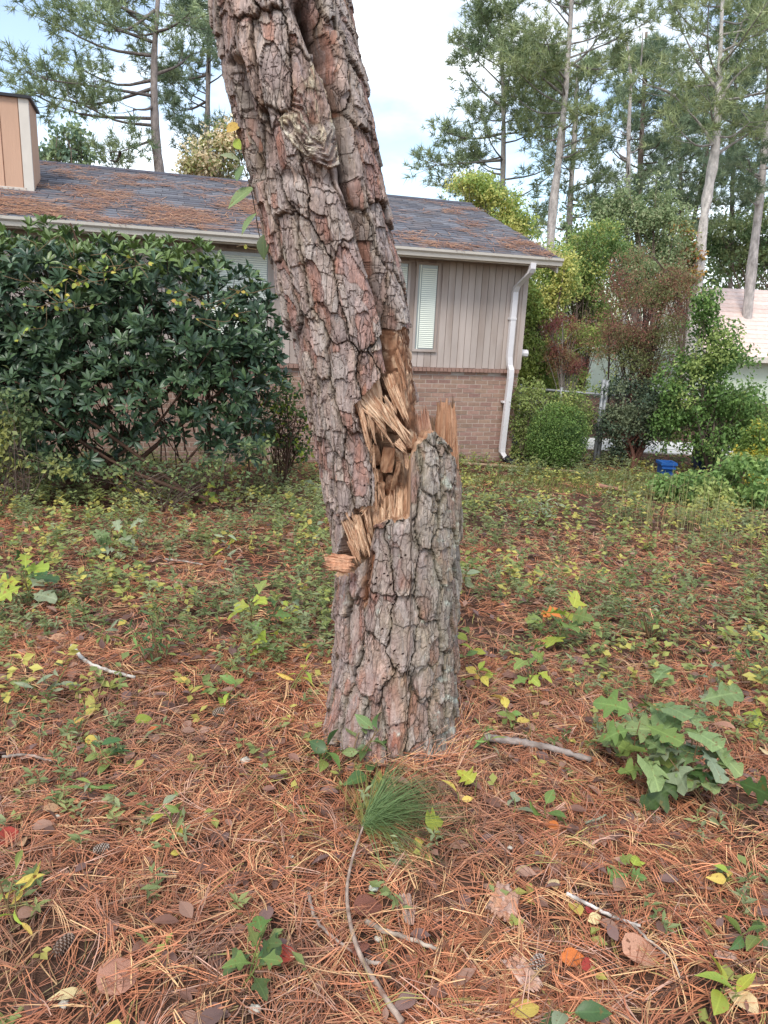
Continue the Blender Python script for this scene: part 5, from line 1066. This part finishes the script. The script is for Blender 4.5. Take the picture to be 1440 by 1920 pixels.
weeds(3000, 1.6, 4.4, .12, .036, 'slim', W1, .10, 10, 1.3, 4)
weeds(900, 1.2, 4.0, .05, .038, 'quad', W2, .05, 3, 1.3, 14, .3)
weeds(1500, 6.0, 13, -.02, .04, 'quad', W1 + W2, .15, 10, .7, 20, .06)
ob('low_weeds', mb.mesh('low_weeds', MT['leafc']), label='scattered low green weeds growing through the pine straw', cat='weeds', kind='stuff')
# grass: a thin lawn strip by the house, wisps elsewhere
def grass(mb, x, y, h0, h1, W, cols, leanv=.4):
    n = len(x); z = terr(x, y); h = r.uniform(h0, h1, n); a = r.uniform(0, 6.28, n); l = np.abs(r.normal(0, leanv, n)); D = np.stack([np.cos(a) * l, np.sin(a) * l, 0 * a + 1], -1); B = np.stack([x, y, z], -1)
    S_ = np.stack([-np.sin(a + .7), np.cos(a + .7), 0 * a], -1) * W / 2; m1 = B + D * (h * .55)[:, None]; tp = B + D * h[:, None] + np.stack([np.cos(a), np.sin(a), -.3 + 0 * a], -1) * (h * .25 * l)[:, None]
    V = np.stack([B - S_, B + S_, m1 + S_ * .8, m1 - S_ * .8, tp], 1).reshape(-1, 3); o_ = np.arange(n)[:, None] * 5
    c = np.array([lin(*q) for q in cols])[r.integers(0, len(cols), n)] * r.uniform(.8, 1.2, (n, 1)); mb.add(V, np.concatenate([o_ + np.array([0, 1, 2]), o_ + np.array([0, 2, 3]), o_ + np.array([3, 2, 4])]), None, np.repeat(c, 5, 0))
mb = MB(); pa, pb = gh(850, 876), gh(1230, 900); n = 9000; t = r.uniform(-.1, 1.1, n); q = pa + t[:, None] * (pb - pa); x = q[:, 0] + r.normal(0, .05, n); y = q[:, 1] + r.uniform(-1.7, .5, n)
k = fbm(x * .9, y * .9, 0 * x + 2, 3) > -.12; grass(mb, x[k], y[k], .03, .09, .007, [(136, 150, 76), (116, 134, 70), (166, 164, 96), (150, 140, 90)])
ob('lawn_strip', mb.mesh('lawn_strip', MT['leafc']), label='thin strip of short grass in front of the house corner', cat='grass', kind='stuff')
mb = MB()
for y0, y1, n in ((2.8, 12, 2600), (1.2, 3, 260)):
    x, y = scatter(n, y0, y1); k = fbm(x * .8 + 30, y * .8, 0 * x, 2) > .02; grass(mb, x[k], y[k], .05, .20, .0035, [(120, 130, 80), (160, 150, 96), (100, 116, 66), (176, 150, 100)], .6)
ob('grass_wisps', mb.mesh('grass_wisps', MT['leafc']), label='thin wisps of grass among the weeds', cat='grass', kind='stuff')
# ================================================================== single plants
rp = np.random.default_rng(300); _lm = {}
def leafme(kind, mat):
    if (kind, mat) not in _lm: _lm[kind, mat] = mesh('leaf', *LT[kind], GREENS[mat], None, True)
    return _lm[kind, mat]
def put(me, P, D, N_, s, parent=None, name='leaf', **k):
    X, Y_, Z = frames(np.asarray(D, float)[None], np.asarray(N_, float)[None]); s = np.broadcast_to(np.asarray(s, float), (3,)); mw = Matrix.Identity(4)
    for q in range(3): mw[q][0], mw[q][1], mw[q][2], mw[q][3] = X[0][q] * s[0], Y_[0][q] * s[1], Z[0][q] * s[2], P[q]
    return ob(name, me, parent, mw=mw, **k)
def plant(name, label, px_, py_, kind, mats, h, nl, ls, ns=1, spread=.35, droop=-.05, cat='plant', group=None, low=.3):
    b = gh(px_, py_); b[2] = float(terr(b[0], b[1])); t = thing(name, label, cat, group, loc=b); mb = MB(); r = rp; nl = max(nl, ns)
    for s_ in range(ns):
        a = r.uniform(0, 6.28); tip = np.array([math.cos(a) * spread * h * r.uniform(.2, 1), math.sin(a) * spread * h * r.uniform(.2, 1), h * r.uniform(.7, 1.05)])
        P = curve([np.zeros(3) + r.normal(size=3) * .01 * np.array([1, 1, 0]), tip * .5 + r.normal(size=3) * .06 * h, tip], 9); mb.tube(P, np.linspace(.0028, .0012, 9) * (1 + h), 5, lin(128, 104, 76) if h > .15 else lin(120, 128, 74))
        k_ = nl // ns; a0 = r.uniform(0, 6.28)
        for j in range(k_):
            u = low + (1 - low) * (j + .7) / k_; i = min(int(u * 8), 7); q = P[i] + (P[i + 1] - P[i]) * (u * 8 - i); a = a0 + j * 2.4 + r.normal() * .3; el = r.uniform(-.15, .55) + (.35 if j == k_ - 1 else 0)
            d = np.array([math.cos(a) * math.cos(el), math.sin(a) * math.cos(el), math.sin(el)]); pt = q + d * ls * .18; mb.tube([q, pt], .001 * (1 + h), 3, lin(130, 140, 80), False)
            put(leafme(kind, mats[r.integers(len(mats))]), pt, d + np.array([0, 0, droop]), np.array([0, -.25, 1.]) + .5 * r.normal(size=3), ls * r.uniform(.65, 1.15) * np.array([r.uniform(.8, 1.15), 1, r.uniform(.4, 2.6)]), t)
    ob('stem', mb.mesh('stem', MT['twig'], True), t); return t
PL = [
 ('oak_seedling', 'tallest broad lobed oak seedling of the clump at the lower right', 1195, 1455, 'oak', ['oak', 'green'], .34, 15, .15, 3, .45),
 ('oak_seedling', 'oak seedling with large pale lobed leaves, rightmost of the lower right clump', 1300, 1490, 'oak', ['oak', 'blue'], .34, 15, .15, 3, .55),
 ('oak_seedling', 'low oak seedling at the near side of the lower right clump', 1330, 1520, 'oak', ['oak', 'dark'], .20, 12, .13, 3, .9),
 ('oak_seedling', 'low leafy oak seedling between the grey log and the lower right clump', 1225, 1490, 'oak', ['oak', 'green'], .22, 11, .13, 2, .7),
 ('oak_seedling', 'slender oak sprig standing behind the lower right clump', 1340, 1340, 'oak', ['blue'], .24, 6, .09, 1, .3),
 ('oak_seedling', 'oak seedling with blue green lobed leaves left of the trunk in mid distance', 215, 1050, 'oak', ['blue', 'oak'], .24, 16, .13, 3, .7),
 ('oak_seedling', 'oak seedling with drooping lobed leaves at the left picture edge', 60, 1130, 'oak', ['blue', 'dark', 'lime'], .22, 14, .14, 3, .9),
 ('sassafras_seedling', 'lime green lobed seedling, tallest of those left of the trunk', 470, 1195, 'mitten', ['lime', 'lime', 'green'], .26, 14, .095, 3, .6),
 ('sassafras_seedling', 'lime seedling with a few broad leaves between the weed clump and the trunk', 505, 1240, 'mitten', ['lime', 'green'], .16, 8, .085, 2, .7),
 ('weed_clump', 'dense dark green narrow leaved weed clump left of the trunk', 300, 1250, 'lance', ['dark', 'green'], .24, 90, .05, 12, .8),
 ('weed_clump', 'olive narrow leaved weed clump at the right, behind the oak clump', 1220, 1200, 'lance', ['green', 'dark', 'blue'], .26, 80, .05, 12, .9),
 ('weed_clump', 'fine leaved weed clump at the far right edge below the grass', 1400, 1290, 'lance', ['dark', 'green'], .24, 70, .045, 12, .9),
 ('weed_clump', 'broad grey green weed patch right of the stump in mid distance', 1010, 985, 'lance', ['blue', 'green'], .28, 90, .07, 14, 1.2),
 ('maple_seedling', 'three lobed green seedling standing alone right of the trunk', 1045, 1215, 'maple', ['green', 'lime'], .22, 8, .12, 1, .4),
 ('maple_seedling', 'small lobed seedling with one orange leaf below the lone green one', 1010, 1180, 'maple', ['green', 'orange'], .12, 5, .10, 1, .5),
 ('seedling', 'pale oval leaved sprig touching the right side of the stump', 880, 1105, 'ovate', ['blue', 'pale'], .12, 7, .08, 2, .8),
 ('seedling', 'bright green sprig with long leaves right of the stump foot', 880, 1270, 'ovate', ['lime', 'green'], .20, 9, .085, 2, .7),
 ('seedling', 'yellow leaved sprig right of the stump foot', 915, 1290, 'ovate', ['yellow', 'lime'], .10, 6, .07, 2, .8),
 ('seedling', 'single upright oval leaf on a thin stalk right of the stump', 1016, 1095, 'ovate', ['blue'], .05, 1, .08, 1, .1),
 ('honeysuckle_sprig', 'dark oval leaved sprig hugging the left foot of the stump', 655, 1445, 'ovate', ['dark', 'oak'], .20, 10, .075, 3, .8),
 ('honeysuckle_sprig', 'oval leaved sprig lying just left of the stump foot', 590, 1440, 'ovate', ['dark', 'green'], .13, 8, .07, 2, 1.1),
 ('honeysuckle_sprig', 'two glossy oval leaves in front of the stump foot', 695, 1470, 'ovate', ['oak', 'dark'], .07, 3, .085, 1, .6),
 ('lobed_seedling', 'dark green three fingered seedling at the bottom edge left of centre', 470, 1850, 'mitten', ['dark', 'green'], .13, 10, .072, 2, .7),
 ('seedling', 'small mixed green sprig left of the pine sprig, above the cone', 330, 1560, 'ovate', ['green', 'lime', 'blue'], .09, 7, .06, 2, .9),
 ('seedling', 'tiny sprig with slim green leaves at the left, above the tan leaf', 175, 1490, 'lance', ['blue', 'green'], .10, 7, .06, 2, .8),
 ('seedling', 'green leaved sprig at the left edge with yellow lower leaves', 30, 1740, 'lance', ['green', 'lime', 'yellow'], .20, 12, .065, 3, .7),
 ('seedling', 'small oval leaved sprig halfway between left edge and trunk', 225, 1440, 'ovate', ['green', 'dark'], .09, 6, .07, 2, .9),
 ('seedling', 'lime sprig by the orange leaf left of the trunk', 425, 1320, 'ovate', ['lime', 'green'], .12, 8, .065, 2, .9),
 ('seedling', 'silver green narrow sprig at the left below the blue green oak', 90, 1320, 'lance', ['blue'], .14, 10, .075, 3, .9),
 ('seedling', 'star shaped blue green sprig left, above the white stick', 190, 1210, 'lance', ['blue', 'green'], .10, 8, .075, 2, 1.0),
 ('seedling', 'tall thin weed with a whorl of pale leaves behind the lime seedlings', 428, 1075, 'lance', ['lime', 'blue'], .26, 12, .08, 1, .1),
 ('seedling', 'large curled green leaf standing left of the break in mid distance', 590, 925, 'ovate', ['blue'], .12, 2, .13, 1, .2),
 ('seedling', 'green and yellow sprig beside the left foot of the leaning stem', 590, 1010, 'ovate', ['green', 'yellow', 'blue'], .14, 8, .08, 2, .7),
 ('seedling', 'sprig of oval leaves left of the wood chunk', 560, 1180, 'ovate', ['green', 'lime', 'blue'], .14, 9, .075, 2, .8),
 ('seedling', 'lone lime leaf on a stalk right of the green pine sprig', 890, 1500, 'maple', ['lime'], .10, 1, .075, 1, .1),
 ('seedling', 'small yellow leaf on a stalk beside the lone lime one', 858, 1510, 'ovate', ['yellow'], .07, 2, .06, 1, .1),
 ('seedling', 'three leaf green sprig halfway up the right side, below the log', 1020, 1540, 'ovate', ['green'], .08, 3, .07, 1, .4),
 ('seedling', 'pale two leaf sprig right of the pine sprig', 965, 1535, 'ovate', ['blue', 'lime'], .07, 3, .06, 1, .5),
 ('seedling', 'bright green pair of leaves low right of centre', 1165, 1650, 'maple', ['lime', 'green'], .05, 4, .055, 2, 1.2),
 ('seedling', 'yellow green sprig at the right, below the oak clump', 1360, 1660, 'ovate', ['yellow', 'lime'], .08, 5, .05, 2, .9),
 ('seedling', 'dark leaved sprig at the bottom right edge', 1390, 1770, 'ovate', ['dark', 'green'], .08, 6, .06, 2, 1.0),
 ('seedling', 'blue green leaves low at the bottom right of centre', 1050, 1900, 'ovate', ['dark', 'blue'], .06, 5, .075, 2, 1.2),
 ('seedling', 'lime green leaf rosette in the bottom right corner', 1370, 1885, 'ovate', ['lime', 'yellow'], .07, 5, .085, 2, 1.0),
 ('seedling', 'lime sprig at the right edge beside the oak clump', 1425, 1370, 'mitten', ['lime'], .14, 6, .08, 2, .6),
 ('seedling', 'green sprig behind the grey log', 960, 1370, 'ovate', ['green', 'dark', 'yellow'], .12, 10, .06, 3, 1.0),
 ('seedling', 'green lobed sprig between the stump and the lone three lobed seedling', 985, 1290, 'mitten', ['green', 'lime'], .16, 8, .09, 2, .7),
 ('seedling', 'lance leaved sprig half way between the stump and the grey log', 920, 1400, 'lance', ['green', 'blue'], .10, 8, .06, 2, .9),
 ('seedling', 'tuft of yellow lance leaves left of the trunk near the lime seedlings', 545, 1300, 'lance', ['yellow', 'lime'], .14, 9, .085, 2, .8),
 ('seedling', 'green sprig under the glossy shrub, centre left', 400, 960, 'mitten', ['green', 'lime'], .3, 12, .11, 2, .5),
 ('seedling', 'yellow green sprouts in front of the glossy shrub', 250, 945, 'ovate', ['yellow', 'lime'], .28, 24, .07, 6, .9),
]
for a in PL: plant(a[0], a[1], *a[2:])
# vine up the left side of the leaning stem
vine = thing('trunk_vine', 'thin vine with curled grey green leaves hanging down the left of the leaning stem', 'vine')
vp = [at(x, y, YA - .06) for x, y in ((436, 190), (440, 250), (452, 300), (470, 352), (479, 400), (486, 440), (498, 480))]; mb = MB(); mb.tube(curve(vp, 30), .0018, 5, lin(110, 96, 80)); ob('stem', mb.mesh('stem', MT['twig']), vine)
for x, y, dx, dy, s_, mt in ((447, 232, -18, 10, .05, 'yellow'), (448, 300, -26, -12, .06, 'blue'), (455, 310, -14, 26, .055, 'oak'), (476, 352, -54, 30, .105, 'oak'), (481, 400, -34, 34, .085, 'oak'), (494, 440, -2, 42, .08, 'dark'), (440, 262, 12, 20, .04, 'lime')):
    p = at(x, y, YA - .075); q = at(x + dx, y + dy, YA - .10); put(leafme('round' if s_ < .06 else 'ovate', mt), p, q - p, np.array([rp.normal() * .4 - .5, -.8, .6]), s_, vine)
# tall pale grass on the right
mb = MB(); r = rp; b = gh(1270, 1000); n = 130; x = b[0] + rp.normal(0, .3, n); y = b[1] + rp.normal(0, .4, n); r = np.random.default_rng(3); grass(mb, x, y, .25, .72, .004, [(196, 184, 132), (170, 164, 104), (146, 150, 90)], .16)
ob('grass_clump', mb.mesh('grass_clump', MT['leafc']), label='tall pale seeding grass beside the leafy bed at the right', cat='grass', kind='stuff')

# ================================================================== things lying on the ground
def stick(label, pts, rad, col, seed, name='stick', bumps=.25, lift=1.0, cat='stick'):
    r = np.random.default_rng(seed); P = []
    for q in pts:
        g = gh(*q); P.append(g + np.array([0, 0, .022 + rad * lift]))
    n = 30; Pc = curve(P, n); Pc = Pc + np.stack([.004 * pn(np.arange(n) * .4, seed, 0), .004 * pn(np.arange(n) * .4, seed + 5, 0), .003 * pn(np.arange(n) * .5, seed + 9, 0)], -1)
    R_ = rad * np.linspace(1.1, .75, n) * (1 + bumps * pn(np.arange(n) * .9, seed, 0)); V, Q, T = tube(Pc, R_, 9); c = mixc(np.broadcast_to(np.array(lin(*col)), V.shape), np.array(lin(86, 70, 60)), np.clip(.25 + 1.3 * fbm(V[:, 0] * 40, V[:, 1] * 40, V[:, 2] * 40, 2), 0, .9))
    return ob(name, mesh(name, V, [Q, T], MT['twig'], c, True), label=label, cat=cat)
stick('weathered grey log with split ends right of the stump', [(905, 1398), (960, 1405), (1030, 1418), (1105, 1440)], .0145, (158, 146, 138), 1, 'log', .5, cat='log')
stick('white lichen covered stick curving on the ground at the left', [(136, 1222), (160, 1250), (200, 1268), (254, 1282)], .009, (206, 200, 188), 2)
stick('pale knobbly stick with a chewed end, bottom centre right of the pine sprig', [(686, 1744), (720, 1762), (770, 1778), (822, 1798)], .0065, (186, 170, 152), 3)
stick('thin grey twig left of the pine sprig stem', [(578, 1690), (590, 1735), (618, 1768), (662, 1802)], .0045, (170, 152, 138), 4)
stick('white ended twig by the yellow leaf at the lower right', [(1060, 1690), (1100, 1710), (1150, 1735), (1200, 1752)], .005, (212, 204, 194), 5)
stick('long thin pale twig arcing through the lower right', [(1180, 1745), (1215, 1778), (1255, 1812), (1278, 1860)], .0035, (196, 182, 168), 6)
stick('thin grey twig lying at the left edge', [(5, 1432), (50, 1428), (100, 1440)], .005, (170, 158, 146), 7)
stick('short grey twig in mid distance left of the trunk', [(310, 1056), (345, 1060), (380, 1066)], .007, (180, 168, 156), 8)
stick('small green lichen twig below the pale cone leaf, right of centre', [(1095, 1555), (1115, 1550), (1135, 1540)], .004, (150, 156, 130), 9)
stick('small stub of twig crossing the pine sprig stem', [(682, 1818), (700, 1822), (712, 1822)], .005, (176, 160, 146), 10)
stick('rotting reddish branch lying in the yard beyond the trunk, at right', [(1118, 918), (1145, 922), (1172, 928)], .03, (168, 124, 104), 11)
stick('long pale timber edging lying on the grass by the house corner', [(862, 874), (960, 880), (1060, 888), (1108, 892)], .022, (176, 150, 122), 12, 'timber_edging', .05, cat='timber')
# fallen pine sprig with fresh needles
sp = thing('pine_sprig', 'fresh green pine sprig on a curved twig in front of the stump', 'sprig')
pts = [gh(x, y) + np.array([0, 0, .03 + dz]) for x, y, dz in ((752, 1935, .0), (715, 1880, .0), (672, 1810, .01), (653, 1740, .012), (650, 1685, .014), (662, 1630, .025), (683, 1575, .04))]
P = curve(pts, 40); V, Q, T = tube(P, np.linspace(.0075, .0032, 40), 8); c = mixc(np.broadcast_to(np.array(lin(176, 156, 140)), V.shape), np.array(lin(112, 84, 70)), np.clip(.3 + 1.5 * fbm(V[:, 0] * 50, V[:, 1] * 50, V[:, 2] * 50, 2), 0, .9)); ob('twig', mesh('twig', V, [Q, T], MT['twig'], c, True), sp)
r = np.random.default_rng(12); n = 360; tip = pts[-1]; V, Fq, C = [], [], []
for i in range(n):
    k = r.uniform(0, .05); b = tip + (pts[-1] - pts[-2]) * r.uniform(-.25, .5) + r.normal(size=3) * .004
    wgt = r.random()
    if wgt < .86: tx, ty = r.normal(818, 58), r.normal(1522, 74); dz = r.uniform(.0, .10)
    elif wgt < .95: tx, ty = r.uniform(610, 760), r.uniform(1440, 1490); dz = r.uniform(.01, .08)
    else: tx, ty = r.uniform(760, 830), r.uniform(1620, 1680); dz = .01
    e_ = gh(tx, ty) + np.array([0, 0, dz]); d = unit(e_ - b) ; L = min(np.linalg.norm(e_ - b), .34) * r.uniform(.85, 1.05); m_ = b + d * L * .5 + np.array([0, 0, .012]) + r.normal(size=3) * .006; e_ = b + d * L
    s_ = unit(np.cross(d, [.1, .3, .9])) * .0011; V += [b - s_, b + s_, m_ + s_, m_ - s_, e_ + s_ * .3, e_ - s_ * .3]; o_ = 6 * i; Fq += [[o_, o_ + 1, o_ + 2, o_ + 3], [o_ + 3, o_ + 2, o_ + 4, o_ + 5]]
    c = np.array(lin(128, 152, 98)) * (1 - wgt * .2) if wgt < .86 else np.array(lin(150, 146, 84)); C += [c * r.uniform(.75, 1.25)] * 6
ob('needles', mesh('needles', np.array(V), np.array(Fq), MT['gneedle'], np.array(C)), sp, kind='stuff')
# pine cones
def cone(label, px_, py_, L, W, rz, seed, col):
    r = np.random.default_rng(seed); b = gh(px_, py_) + np.array([0, 0, W * .42 + .01]); mb = MB(); ax = np.array([math.cos(rz), math.sin(rz), .05]); t1 = unit(np.cross(ax, [0, 0, 1.])); t2 = np.cross(t1, ax)
    t_ = np.linspace(-.5, .5, 9); mb.tube(b + ax * (t_ * L)[:, None], np.maximum(.002, W * .36 * np.sqrt(1 - (t_ * 1.9) ** 2 * .99)), 8, lin(96, 72, 58))
    for i in range(90):
        u = i / 90 - .5; a = i * 2.4; rad = W * .5 * math.sqrt(max(.05, 1 - (u * 1.85) ** 2)); d = math.cos(a) * t1 + math.sin(a) * t2; p = b + ax * u * L + d * rad * .55; sd_ = np.cross(ax, d); e_ = p + d * rad * .5 - ax * L * .03; w_ = W * .11
        V = np.array([p - sd_ * w_ * .6, p + sd_ * w_ * .6, e_ + sd_ * w_, e_ - sd_ * w_, e_ - ax * L * .05 + sd_ * w_ * .7 - d * .001, e_ - ax * L * .05 - sd_ * w_ * .7 - d * .001]); mb.add(V, None, [[0, 1, 2, 3], [3, 2, 4, 5]], np.array(lin(*col)) * r.uniform(.75, 1.2))
    return ob('pine_cone', mb.mesh('pine_cone', MT['twig']), label=label, cat='pine cone')
cone('grey pine cone on its side among needles left of the pine sprig', 312, 1655, .062, .034, .2, 1, (168, 152, 138))
cone('dark weathered pine cone near the left edge, above the tan leaf', 122, 1785, .06, .036, 1.2, 2, (134, 116, 104))
cone('pale pine cone half buried at the left, in mid distance', 412, 1345, .055, .036, .6, 3, (160, 148, 134))
cone('grey pine cone by the bark strip at the bottom right', 1005, 1822, .06, .036, .9, 4, (158, 144, 134))
cone('worn pine cone beside the brown leaf below the oak clump', 1228, 1553, .05, .034, 1.0, 5, (156, 132, 116))
cone('small pale pine cone left, near the red leaf', 192, 1603, .045, .03, .5, 6, (170, 160, 148))
cone('greenish young pine cone at the base of the pine sprig', 660, 1562, .045, .026, 2.8, 7, (168, 160, 110))
# lichen or fungus lumps
def lump_(label, px_, py_, s_, seed, col=(184, 176, 160), cat='fungus', name='white_fungus'):
    r = np.random.default_rng(seed); u = np.array([(math.cos(a) * math.sin(b), math.sin(a) * math.sin(b), math.cos(b)) for b in np.linspace(.05, math.pi - .05, 9) for a in np.linspace(0, 2 * math.pi, 14, endpoint=False)])
    R_ = 1 + .9 * fbm(u[:, 0] * 1.8 + seed, u[:, 1] * 1.8, u[:, 2] * 1.8, 3); V = u * R_[:, None] * np.array([1, .8, .55]) * s_ * .85 + gh(px_, py_) + np.array([0, 0, .02]); i = np.arange(8)[:, None] * 14; j = np.arange(14)[None]; Q = np.stack([i + j, i + (j + 1) % 14, i + 14 + (j + 1) % 14, i + 14 + j], -1).reshape(-1, 4)
    c = np.array(lin(*col)) * (1 + .8 * fbm(u[:, 0] * 4, u[:, 1] * 4, u[:, 2] * 4 + seed, 2))[:, None]; ob(name, mesh(name, V, Q, MT['twig'], c, True), label=label, cat=cat)
lump_('crumpled white fungus left of the stump foot', 460, 1435, .022, 1)
lump_('white fungus speck left, above the red leaf', 108, 1542, .012, 2)
lump_('pair of grey white fungus lumps in front of the pine sprig', 700, 1676, .017, 3, (190, 196, 178))
lump_('white scrap of fungus under the knobbly stick', 708, 1772, .012, 4)
lump_('small white fungus left of the sprig twig', 545, 1617, .010, 5)
lump_('tiny white fungus lump right of the green needles', 955, 1600, .010, 6)
lump_('white scrap on the curled bark at the lower right', 950, 1718, .009, 7)
lump_('white fungus at the bottom edge under the fingered seedling', 478, 1905, .016, 8)
lump_('pale dead fungus curl at the bottom left edge', 120, 1895, .014, 9)
# bark scraps
def chip(label, x0, y0, x1, y1, wd, seed, tint):
    a, b = gh(x0, y0) + np.array([0, 0, .03]), gh(x1, y1) + np.array([0, 0, .035]); splinter('bark_scrap', a, b, wd, wd * .8, .006, np.array([.1, -.25, 1]), None, seed, .2, .12, .2, 'bark', tint=tint, label=label, cat='bark')
chip('curled pinkish bark scrap lying right of the pine sprig', 935, 1740, 955, 1675, .085, 81, lin(170, 124, 106))
chip('flat tan bark strip at the bottom right of centre', 955, 1810, 1010, 1885, .060, 82, lin(190, 146, 128))
chip('narrow brown bark piece at the right edge, low down', 1335, 1805, 1380, 1815, .022, 83, lin(160, 120, 108))
chip('grey bark piece sunk in needles below the pine sprig', 757, 1690, 770, 1760, .035, 84, lin(150, 128, 120))
# fallen leaves
def fallen(label, px_, py_, kind, mat, s_, ang, tilt=.35, dz=.03, group=None, name='fallen_leaf', curl=None):
    p = gh(px_, py_); p = p + np.array([0, 0, dz]); d = np.array([math.cos(ang), math.sin(ang), rp.normal() * .1]); n_ = np.array([rp.normal() * tilt, -.35 + rp.normal() * tilt * .5, 1.]); p = p - d * s_ * .5
    put(leafme(kind, mat), p, d, n_, s_ * np.array([1.15, 1, 1.3]), None, name, label=label, cat='leaf', group=group)
FL = [
 ('large tan fallen leaf with a torn edge at the bottom left', 225, 1845, 'round', 'tan', .11, 1.0), ('tan leaf half beside the large torn one at the bottom left', 205, 1860, 'ovate', 'tan', .09, 2.5),
 ('dark red fallen leaf at the left edge', 18, 1583, 'round', 'red', .07, .3), ('tan leaf touching the dark red one at the left edge', 42, 1592, 'ovate', 'tan', .055, 2.2),
 ('crinkled red leaf near the fingered seedling', 535, 1806, 'ovate', 'red', .085, .4), ('orange red leaf beside the crinkled red one', 512, 1796, 'ovate', 'orange', .06, 2.6),
 ('bright yellow oval leaf under the white ended twig', 1077, 1716, 'ovate', 'yellow', .065, 1.7), ('small red leaf next to the bright yellow one', 1106, 1722, 'ovate', 'red', .05, .9), ('cream leaf piece below the small red one', 1114, 1738, 'ovate', 'pale', .05, .4),
 ('large brown crumpled leaf at the lower right', 1200, 1797, 'round', 'tan', .11, .3), ('orange brown leaf left of the large crumpled one', 1072, 1812, 'ovate', 'orange', .07, .1), ('red brown leaf beside the orange brown one', 1102, 1826, 'ovate', 'red', .055, .5),
 ('pale cream leaf standing below the oak clump', 1245, 1482, 'round', 'pale', .065, .7), ('brown cupped leaf below the oak clump', 1188, 1565, 'round', 'brown', .065, .2), ('small yellow scrap by the brown cupped leaf', 1193, 1538, 'ovate', 'pale', .04, 1.),
 ('curled tan leaf caught on the oak clump', 1348, 1408, 'ovate', 'tan', .085, 2.6, .8, .12), ('cream leaf at the right edge beside the oak clump', 1432, 1420, 'round', 'pale', .06, 1.2), ('yellow leaf at the right edge below the oak clump', 1436, 1538, 'ovate', 'yellow', .05, 1.3),
 ('yellow and cream leaf in the bottom right corner', 1388, 1890, 'ovate', 'pale', .09, 2.0), ('yellow leaf cut by the bottom edge right of centre', 982, 1908, 'round', 'yellow', .075, .4), ('pale yellow leaf by the curled bark', 1035, 1670, 'ovate', 'pale', .055, 1.8), ('orange tan leaf below the two leaf sprig', 1034, 1561, 'ovate', 'orange', .05, 2.6),
 ('orange leaf left of the trunk above the small cone', 388, 1305, 'ovate', 'orange', .07, 1.6, .7), ('bright orange leaf on a stalk tip left of the leaning stem', 418, 1082, 'ovate', 'orange', .06, 1.5, .8, .07), ('round green leaf lying flat left, by the orange scrap', 272, 1362, 'round', 'lime', .075, .5), ('orange scrap leaf beside the round green one', 284, 1378, 'ovate', 'orange', .055, 2.7),
 ('crumpled tan leaf cluster at the head of the white stick', 70, 1212, 'round', 'tan', .10, 1.9, .9), ('folded tan leaf above the white stick', 112, 1205, 'ovate', 'tan', .10, .2, .8), ('cream yellow leaf pair left of the stump', 527, 1275, 'ovate', 'pale', .09, 1.4, .6), ('yellow leaf at the bottom of the pine sprig fan', 815, 1570, 'maple', 'lime', .075, .4, .5, .06), ('yellow scrap under the pine sprig fan', 785, 1592, 'ovate', 'yellow', .04, .2),
 ('small yellow leaf left of the green seedling, above the cone', 330, 1615, 'ovate', 'yellow', .03, .4), ('yellow leaf cluster at the far left, above the grey twig', 172, 1400, 'round', 'yellow', .045, .2), ('pale tan leaf left, above the fungus speck', 100, 1530, 'ovate', 'tan', .06, .3),
 ('white edged dead leaf at the bottom left edge', 130, 1880, 'lance', 'pale', .09, .5), ('tan leaf at the right of the grey log', 1130, 1445, 'ovate', 'tan', .06, .3), ('dead brown leaf right of the pine sprig stem', 690, 1715, 'round', 'brown', .085, .4), ('brown leaf under the knobbly stick', 675, 1790, 'ovate', 'brown', .08, 1.3), ('dark brown leaf by the bark strip', 925, 1780, 'round', 'brown', .09, 1.0),
]
for a in FL: fallen(a[0], a[1], a[2], a[3], a[4], a[5], a[6], *(a[7:] if len(a) > 7 else ()))
for lb, x, y in (('small yellow leaf lying far left, level with the blue green oak', 60, 985), ('small yellow leaf between the blue green oak and the tall thin weed', 340, 985), ('small yellow leaf just left of the leaning stem foot', 575, 1075), ('small yellow leaf above the white stick', 230, 1180),
                 ('small yellow leaf below the dark weed clump', 345, 1290), ('small yellow leaf lying between the lime seedlings and the stump', 575, 1225), ('small yellow leaf right of the stump at mid height', 935, 1040), ('small yellow leaf beyond the lone three lobed seedling', 1110, 1040),
                 ('small yellow leaf far right, below the tall grass', 1330, 1060), ('small yellow leaf behind the tallest oak seedling', 1150, 1270), ('small yellow leaf at the right edge, level with the wood chunk', 1420, 1120), ('small yellow leaf low at left, under the silver green sprig', 150, 1365)):
    fallen(lb, x, y, 'ovate', 'yellow', rp.uniform(.045, .065), rp.uniform(0, 6.28), .6, .04, 'small yellow leaves scattered in mid distance')
# needles heaped against the stump
r = np.random.default_rng(9); n = 1300; a = r.uniform(0, 6.28, n); rad = .21 + np.abs(r.normal(0, .07, n)); x = .083 + rad * np.cos(a); y = YA + rad * np.sin(a); z = terr(x, y) + np.maximum(0, .07 - (rad - .2) * .6) * r.uniform(0, 1, n) + .01
an = a + math.pi / 2 + r.normal(0, .9, n); L = r.uniform(.08, .18, n); pt = r.normal(.1, .35, n); D = np.stack([np.cos(an) * np.cos(pt), np.sin(an) * np.cos(pt), np.sin(pt)], -1); P = np.stack([x, y, z], -1); S_ = unit(np.cross(D, np.array([0, -.4, 1.]))) * .0014
V = np.stack([P - S_, P + S_, P + D * L[:, None] + S_ * .4, P + D * L[:, None] - S_ * .4], 1).reshape(-1, 3); ob('needle_heap', mesh('needle_heap', V, np.arange(4 * n).reshape(-1, 4), MT['needle'], np.repeat(NC[r.integers(0, 6, n)], 4, 0)), label='dry needles heaped round the foot of the stump', cat='pine straw', kind='stuff')
